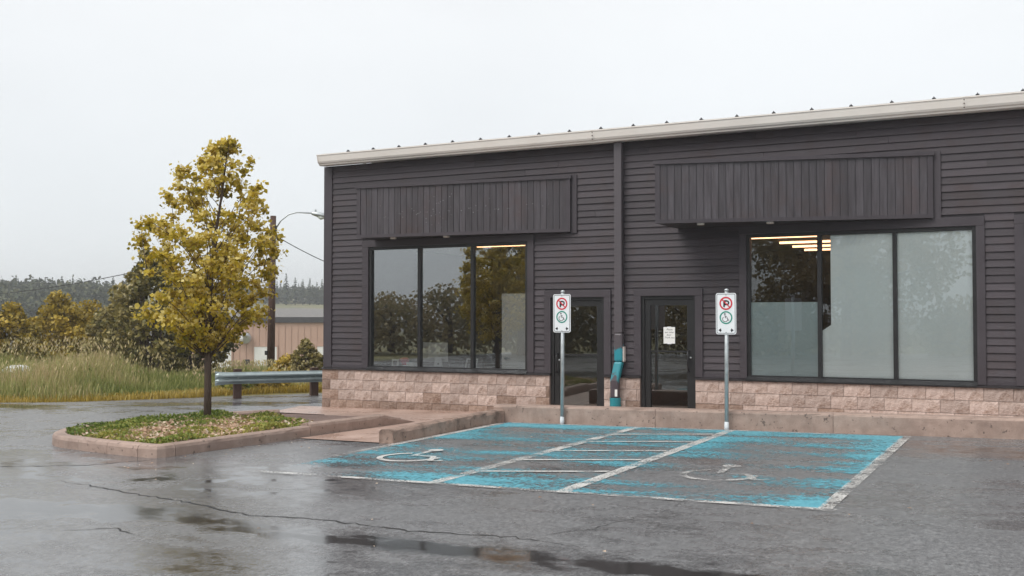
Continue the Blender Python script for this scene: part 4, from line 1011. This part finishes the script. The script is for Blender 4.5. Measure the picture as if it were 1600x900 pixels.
bush('olive_shrub', 140, 37, 2.2, 2.6, 4200, M['olive'], 'golden olive shrub between the broad olive shrub and the dark one', 'shrub', 35, .12, 24, .52, BG)
bush('olive_shrub', 18, 34, 2.1, 2.3, 3800, M['olive'], 'olive shrub at the left edge of the picture', 'shrub', 36, .11, 24, .38, BG)
bush('olive_shrub', -45, 34, 2.4, 2.6, 3500, M['olive'], 'olive shrub cut by the left edge of the picture', 'shrub', 37, .11, 22, .40, BG)
bush('weedy_shrub', 478, 30.5, .9, 1.3, 2400, M['dkleaf'], 'small upright leafy sapling behind the guard rail', 'shrub', 38, .085, 34, .55)
bush('weedy_shrub', 448, 31, 1.1, .75, 1300, M['olive'], 'low yellow weeds behind the middle of the guard rail', 'weeds', 39, .08, 12, .62)
bush('weedy_shrub', 500, 31, .8, .8, 900, M['dkleaf'], 'low green weeds at the right end of the guard rail', 'weeds', 40, .08, 10, .52)
bush('weedy_shrub', 375, 27.6, 1.0, .55, 1300, M['cover'], 'green weeds around the left post of the guard rail', 'weeds', 41, .07, 12, .6)
bush('weedy_shrub', 420, 27.9, 1.2, .5, 1300, M['olive'], 'yellow-brown weeds under the guard rail', 'weeds', 42, .07, 12, .5)
bush('weedy_shrub', 130, 29.5, 1.0, .75, 1300, M['cover'], 'grey-green weed clump in the tall grass', 'weeds', 43, .08, 12, .4)
for px, D, s, lb in ((28, 30.5, .5, 'low white covered heap in the grass at the left edge'), (80, 31, .42, 'small white covered heap in the grass below the olive shrub')):
    x, y = ray_xy(px, D); z = hgt(x, y) + .25; r = random.Random(px); seg = 12; V = []; mb = MB()
    for i in range(6):
        for k in range(seg):
            a = 2 * math.pi * k / seg; e = math.cos(i / 5 * 1.5) * s * (1 + r.uniform(-.12, .12)); V.append((x + e * math.cos(a) * 1.25, y + e * math.sin(a), z - .6 + (.6 if i else 0) + s * .72 * math.sin(i / 5 * 1.5) * (1 + r.uniform(-.1, .1))))
    mb.add(V, [(i * seg + k, i * seg + (k + 1) % seg, (i + 1) * seg + (k + 1) % seg, (i + 1) * seg + k) for i in range(5) for k in range(seg)] + [tuple(range(5 * seg, 6 * seg))])
    tag(put('covered_heap', mb, M['rock'], smooth=True), lb, 'heap')

# ------------------------------------------------------------------ guard rail
def guard_rail():
    A = np.array(ray_xy(347, 25.7)); B = np.array(ray_xy(520, 26.2)); d = (B - A) / np.linalg.norm(B - A); q = np.array((d[1], -d[0]))   # q faces the lot
    if q @ -A < 0: q = -q
    zt = 1.57 - (580 - 496) / 1610 * 25.2; zb = zt - .285
    t = thing('guard_rail', (A[0], A[1], hgt(*A)), 'galvanised corrugated guard rail on brown posts at the road end', 'guard rail')
    prof = [(0, 0), (.012, .025), (.085, .072), (.085, .10), (.008, .135), (.008, .15), (.085, .185), (.085, .213), (.012, .26), (0, .285)]
    mb = MB(); n = len(prof); L_ = np.linalg.norm(B - A)
    V = []
    for s in (0, .25, L_ * .5, L_):
        for a, z in prof: e = A + d * s + q * (a + .05); V.append((e[0], e[1], zb + z))
        for a, z in prof: e = A + d * s + q * (a + .043); V.append((e[0], e[1], zb + z))
    F = []
    for i in range(3):
        o0, o1 = i * 2 * n, (i + 1) * 2 * n
        for j in range(n - 1): F += [(o0 + j, o1 + j, o1 + j + 1, o0 + j + 1), (o0 + n + j, o0 + n + j + 1, o1 + n + j + 1, o1 + n + j)]
        F += [(o0 + n - 1, o1 + n - 1, o1 + 2 * n - 1, o0 + 2 * n - 1), (o0, o0 + n, o1 + n, o1)]
    F += [(j, j + 1, n + j + 1, n + j) for j in range(n - 1)]
    put('rail', mb.add(V, F), M['rail'], t)
    # flared end shoe
    mb = MB(); V = []
    for s, sc, f in ((-.16, 1.22, .0), (-.08, 1.12, .5), (.14, 1.03, 1.0)):
        for a, z in prof: e = A + d * s + q * (a * f + .054); V.append((e[0], e[1], zb + .1425 + (z - .1425) * sc))
    put('end_shoe', mb.add(V, [(i * n + j, (i + 1) * n + j, (i + 1) * n + j + 1, i * n + j + 1) for i in range(2) for j in range(n - 1)]), M['rail'], t)
    for s in (.38, L_ - .45):
        e = A + d * s - q * .06; g = hgt(*e) - .3; c = [e - d * .09 - q * .1, e + d * .09 - q * .1, e + d * .09 + q * .1, e - d * .09 + q * .1]
        put('post', MB().add([(p[0], p[1], g) for p in c] + [(p[0], p[1], zt + .07) for p in c], [(3, 2, 1, 0), (4, 5, 6, 7), (0, 1, 5, 4), (1, 2, 6, 5), (2, 3, 7, 6), (3, 0, 4, 7)]), M['wood_post'], t)
    for s in (.38, L_ - .45):
        e = A + d * s + q * .065; put('bolt', MB().tube([(e[0], e[1], zb + .1425), (e[0] + q[0] * .02, e[1] + q[1] * .02, zb + .1425)], .018, 8), M['galv'], t)
guard_rail()

# ------------------------------------------------------------------ utility pole with street lamp, cables
px, D = 426, 38
x, y = ray_xy(px, D); z0 = hgt(x, y); RT = np.array((math.cos(YAWR), math.sin(YAWR), 0))
def zpix(py, depth): return 1.57 + (496 - py) / 1610 * depth
dep = D * math.cos(math.atan((px - 800) / 1610)); ztop = zpix(337, dep)
up_ = thing('utility_pole', (x, y, z0), 'brown wooden utility pole with a curved street-lamp arm', 'utility pole')
put('pole', MB().tube([(x - RT[0] * .06, y - RT[1] * .06, z0 - .3), (x, y, ztop)], [.15, .105], 14), M['wood_post'], up_, smooth=True)
a0 = np.array((x, y, ztop - .45)) + RT * .1
arm = put('lamp_arm', MB().tube([a0, a0 + RT * .18 + np.array((0, 0, .28)), a0 + RT * .45 + np.array((0, 0, .50)), a0 + RT * .75 + np.array((0, 0, .58)), a0 + RT * 1.35 + np.array((0, 0, .545))], .026, 8), M['galv'], up_, smooth=True)
put('bracket', MB().tube([a0 - RT * .02 - np.array((0, 0, .1)), a0 - RT * .02 + np.array((0, 0, .1))], .06, 8), M['plastic_black'], up_)
h0 = a0 + RT * 1.33 + np.array((0, 0, .54)); dn = RT * .98 + np.array((0, 0, -.2))
hd = put('lamp_head', MB().tube([h0 - dn * .08, h0, h0 + dn * .2, h0 + dn * .5, h0 + dn * .6], [.03, .07, .10, .085, .02], 12), M['galv'], up_, smooth=True)
put('lens', MB().tube([h0 + dn * .16 - np.array((0, 0, .05)), h0 + dn * .3 - np.array((0, 0, .09)), h0 + dn * .46 - np.array((0, 0, .06))], [.05, .085, .04], 12), M['lampglass'], hd, smooth=True)
put('photocell', MB().tube([h0 + dn * .1 + np.array((0, 0, .06)), h0 + dn * .1 + np.array((0, 0, .16))], .03, 8), M['galv'], hd)
put('junction_box', MB().box(x - .2, x - .08, y - .18, y - .08, ztop - 5.0, ztop - 4.85), M['plastic_black'], up_)
def wire(a, b, sag, label):
    a, b = np.array(a, float), np.array(b, float); pts = [a + (b - a) * t - np.array((0, 0, sag * 4 * t * (1 - t))) for t in np.linspace(0, 1, 24)]
    tag(put('overhead_cable', MB().tube(pts, .016, 5), M['wire']), label, 'cable', 'overhead cables')
pr = np.array((x, y, ztop - .72)) + RT * .1
qx, qy = ray_xy(560, 44); wire(pr, (qx, qy, 3.4), .12, 'thin black cable from the lamp pole to behind the shop')
qx, qy = ray_xy(-120, 62); wire(np.array((x, y, ztop - .75)) - RT * .1, (qx, qy, 2.6), .55, 'thin black cable crossing the sky from pole to left edge')

# ------------------------------------------------------------------ warehouse beyond the road
wx, wy = ray_xy(440, 84); wz = hgt(wx, wy)
wh = thing('warehouse', (wx, wy, wz), 'long tan metal warehouse with dark roof edge beyond the guard rail', 'building', rotz=YAWR + R(10))
zr = 1.60 - wz
def wput(name, mb, m, par=None): return put(name, mb, m, par or wh, base=(0, 0, 0))
wput('wall', bx(-7.2, 16, .12, 14, -1, zr - .45), M['tan'])
for i in range(47):
    xx = -7.2 + i * .5
    wput('wall_panel', bx(xx + .02, xx + .48, .06, .119, -1, zr - .45), M['tan'])
wput('roof', MB().box(-7.4, 16.2, -.1, 14.2, zr - .44, zr), M['dark_roof'])
for xx in (-5.6, -2.1, 2.8):
    g_ = wput('garage_door', bx(xx, xx + 1.75, .01, .055, -.6, zr - 2.35), M['white']); wput('door_frame', MB().box(xx - .09, xx - .005, -.02, .05, -.6, zr - 2.26).box(xx + 1.755, xx + 1.84, -.02, .05, -.6, zr - 2.26).box(xx - .09, xx + 1.84, -.02, .05, zr - 2.345, zr - 2.26), M['tan'], g_)
vt = wput('vent_hood', MB().tube([(-2.75, .1, zr - 1.65), (-2.75, -.25, zr - 1.65), (-2.75, -.5, zr - 1.75)], [.42, .46, .36], 14), M['galv']); wput('flue', MB().tube([(-3.0, -.4, zr - 1.7), (-3.35, -.55, zr - 1.75)], .25, 12), M['white_metal'], vt)
wput('meter_box', bx(-2.9, -2.45, -.06, .055, zr - 3.75, zr - 3.35), M['plastic_black'])

# ------------------------------------------------------------------ trees on the hills
def conifer_arr(h, r):
    V = []; F = []; T = []
    def quad(a, b, c, d, t):
        k = len(V); V.extend([a, b, c, d]); F.extend([k, k + 1, k + 2, k + 3]); T.extend([t] * 4)
    for a in (0, 2.1, 4.2):
        w_ = .02 * h; quad((w_ * math.cos(a), w_ * math.sin(a), -.1 * h), (-w_ * math.cos(a), -w_ * math.sin(a), -.1 * h), (0, 0, h), (0, 0, h), .05)
    lv = 13
    for i in range(lv):
        z = h * (.12 + .84 * i / (lv - 1)); wd = h * .20 * (1 - i / lv) ** .85 * r.uniform(.75, 1.2) + .015 * h
        for k in range(7):
            a = r.uniform(0, 6.283); e = wd * r.uniform(.6, 1.15); ca, sa = math.cos(a), math.sin(a); s = e * .38; dz = -.05 * h * r.uniform(.3, 1.4)
            quad((0, 0, z + .03 * h), (ca * e * .6 - sa * s, sa * e * .6 + ca * s, z + dz * .4), (ca * e, sa * e, z + dz), (ca * e * .6 + sa * s, sa * e * .6 - ca * s, z + dz * .4), r.uniform(.1, .9))
    return V, F, T
def broad_arr(h, r, n=150):
    P = []
    for k in range(9):
        c = np.array((r.normal() * h * .15, r.normal() * h * .15, h * r.uniform(.3, .85))); P.append(c + r.normal(size=(n // 9, 3)) * h * .095)
    P = np.concatenate(P); P[:, 2] = np.maximum(P[:, 2], .02 * h)
    V, F, T = leaf_cloud(P, h * .115, np.clip(.5 + r.normal(size=len(P)) * .25, 0, 1), .5, r=r)
    return [tuple(v) for v in V], list(F), list(T)
def wood(name, px0, px1, D0, D1, n, hr, mixb, label, seed, m):
    r = np.random.default_rng(seed); V = []; F = []; T = []
    for i in range(n):
        x, y = ray_xy(r.uniform(px0, px1), r.uniform(D0, D1)); h = r.uniform(*hr)
        v, f, t = broad_arr(h * .75, r, 170) if r.random() < mixb else conifer_arr(h, r)
        k = len(V); z = hgt(x, y); V += [(a + x, b + y, c + z - .2) for a, b, c in v]; F += [q + k for q in f]; T += t
    o = link(name, fast_mesh(name, np.array(V), F, 4, T), m); o['kind'] = 'stuff'; tag(o, label, 'forest')
wood('hill_wood', -90, 185, 190, 245, 60, (3.2, 7.8), 0, 'dark conifer wood covering the hill at the left', 51, M['conifer'])
wood('hill_broadleaf_wood', -90, 200, 180, 235, 380, (5.5, 9.8), 1, 'grey-green broadleaf trees mixed into the left hill wood', 52, M['hillleaf'])
wood('distant_wood', 330, 560, 285, 330, 45, (4.0, 6.8), .0, 'distant misty wood along the hilltop behind the warehouse', 53, M['conifer'])
wood('distant_broadleaf', 330, 560, 280, 330, 110, (4.5, 7.0), 1, 'distant rounded trees along the hilltop behind the warehouse', 54, M['hillleaf'])
r = np.random.default_rng(77)
cm = []
for k in range(3):
    v, f, t = conifer_arr(8.0, r); me = fast_mesh('conifer', np.array(v), f, 4, t); me.materials.append(M['conifer']); cm.append(me)
HL = ['tall conifer standing above the hilltop wood just right of the pole', 'slim conifer second right of the pole on the hilltop', 'conifer in the middle of the hilltop row behind the warehouse',
      'pointed conifer fourth from the pole on the hilltop', 'conifer close beside the shop corner on the hilltop', 'hilltop conifer half hidden by the shop corner', 'hilltop conifer just left of the utility pole']
for i, (px, h) in enumerate(((447, 8.6), (461, 7.6), (473, 7.2), (484, 7.6), (495, 6.6), (503, 7.4), (415, 6.2))):
    x, y = ray_xy(px, 268 + 3 * i); o = bpy.data.objects.new('conifer_tree', cm[i % 3]); C.objects.link(o); o.location = (x, y, hgt(x, y) - .3); s = h / 8; o.scale = (s, s, s); o.rotation_euler.z = i * 1.3
    tag(o, HL[i], 'tree', 'conifers on the hilltop')

# ------------------------------------------------------------------ across the lot behind the photographer: seen only mirrored in the glass
def mirror_tree(x, y, wd, zb, zt, n, label, seed, m, lsz, nc=40):
    r = np.random.default_rng(seed); t = thing('roadside_tree', (x, y, -.1), label, 'tree', 'trees across the lot mirrored in the windows')
    mb = MB(); mb.tube([(0, 0, -.2), (.1, 0, zb), (.15, .1, zt * .7)], [.25, .2, .08], 8); cen = []; rad = []
    for k in range(nc):
        f = (k + .5) / nc; an = k * 2.4; zz = zb + (zt - zb) * f; e = wd / 2 * math.sin((.12 + .84 * f) * math.pi) ** .6 * math.sqrt(r.random())
        p = np.array((e * math.cos(an), e * math.sin(an), zz)); cen.append(p); q = wd * (r.uniform(.09, .14) if zb > 1 else r.uniform(.16, .23)); rad.append((q, q, q * .75))
        if k % 3 == 0: limb(mb, (.1, 0, min(zz, zt * .6) * .7), p, .06, .015, r, 5)
    link('trunk', mesh('trunk', mb.v, mb.f), M['bark'], t)
    P, cid = clumps(cen, rad, n // nc, r, .5)
    V, F, T = leaf_cloud(P, lsz, np.clip(.45 + r.uniform(-.2, .2, nc)[cid] + r.normal(size=len(P)) * .15, 0, 1), .4, r=r)
    link('crown', fast_mesh('crown', V, F, 4, T), m, t)
mirror_tree(-7.6, -12.5, 9.5, 2.3, 8.6, 15000, 'large spreading tree across the lot, mirrored in the right shop window', 61, M['roadleaf'], .22, 90)
mirror_tree(-22.9, -11.5, 4.2, 2.0, 7.2, 5200, 'tall tree across the lot, mirrored in the right pane of the left window', 62, M['roadleaf'], .2, 44)
ORD = ['first', 'second', 'third', 'fourth', 'fifth', 'sixth', 'seventh', 'eighth', 'ninth', 'tenth', 'eleventh']
for i, (x, wd, zt) in enumerate(((-3, 4.5, 2.2), (-7, 4.5, 2.3), (-11, 4.6, 2.4), (-15, 4.6, 2.9), (-18.6, 4.4, 3.2), (-22, 4.6, 3.6), (-25.4, 4.4, 3.7), (-28.6, 4.6, 3.1), (-32, 4.8, 2.6), (-36, 5.5, 2.4), (-41, 6.5, 2.9))):
    mirror_tree(x, -13.6 - .5 * (i % 2), wd, .1, zt, 3000, 'bush across the lot behind the viewer, %s of the row from the right' % ORD[i], 70 + i, M['roadleaf'], .2, 34)

# ------------------------------------------------------------------ misty air
hm, n, o = newmat('mist'); pv = node(n, 'ShaderNodeVolumePrincipled', Density=.0011); pv.inputs['Color'].default_value = (.93, .95, .97, 1); pv.inputs['Anisotropy'].default_value = .2
L(n, pv.outputs[0], o.inputs['Volume'])
hz = link('haze', mesh('haze', *(lambda b: (b.v, b.f))(bx(-1600, 1600, -1600, 1600, -6, 26))), hm); hz['kind'] = 'stuff'
for ob in bpy.data.objects:
    if '_b' in ob.keys(): del ob['_b']
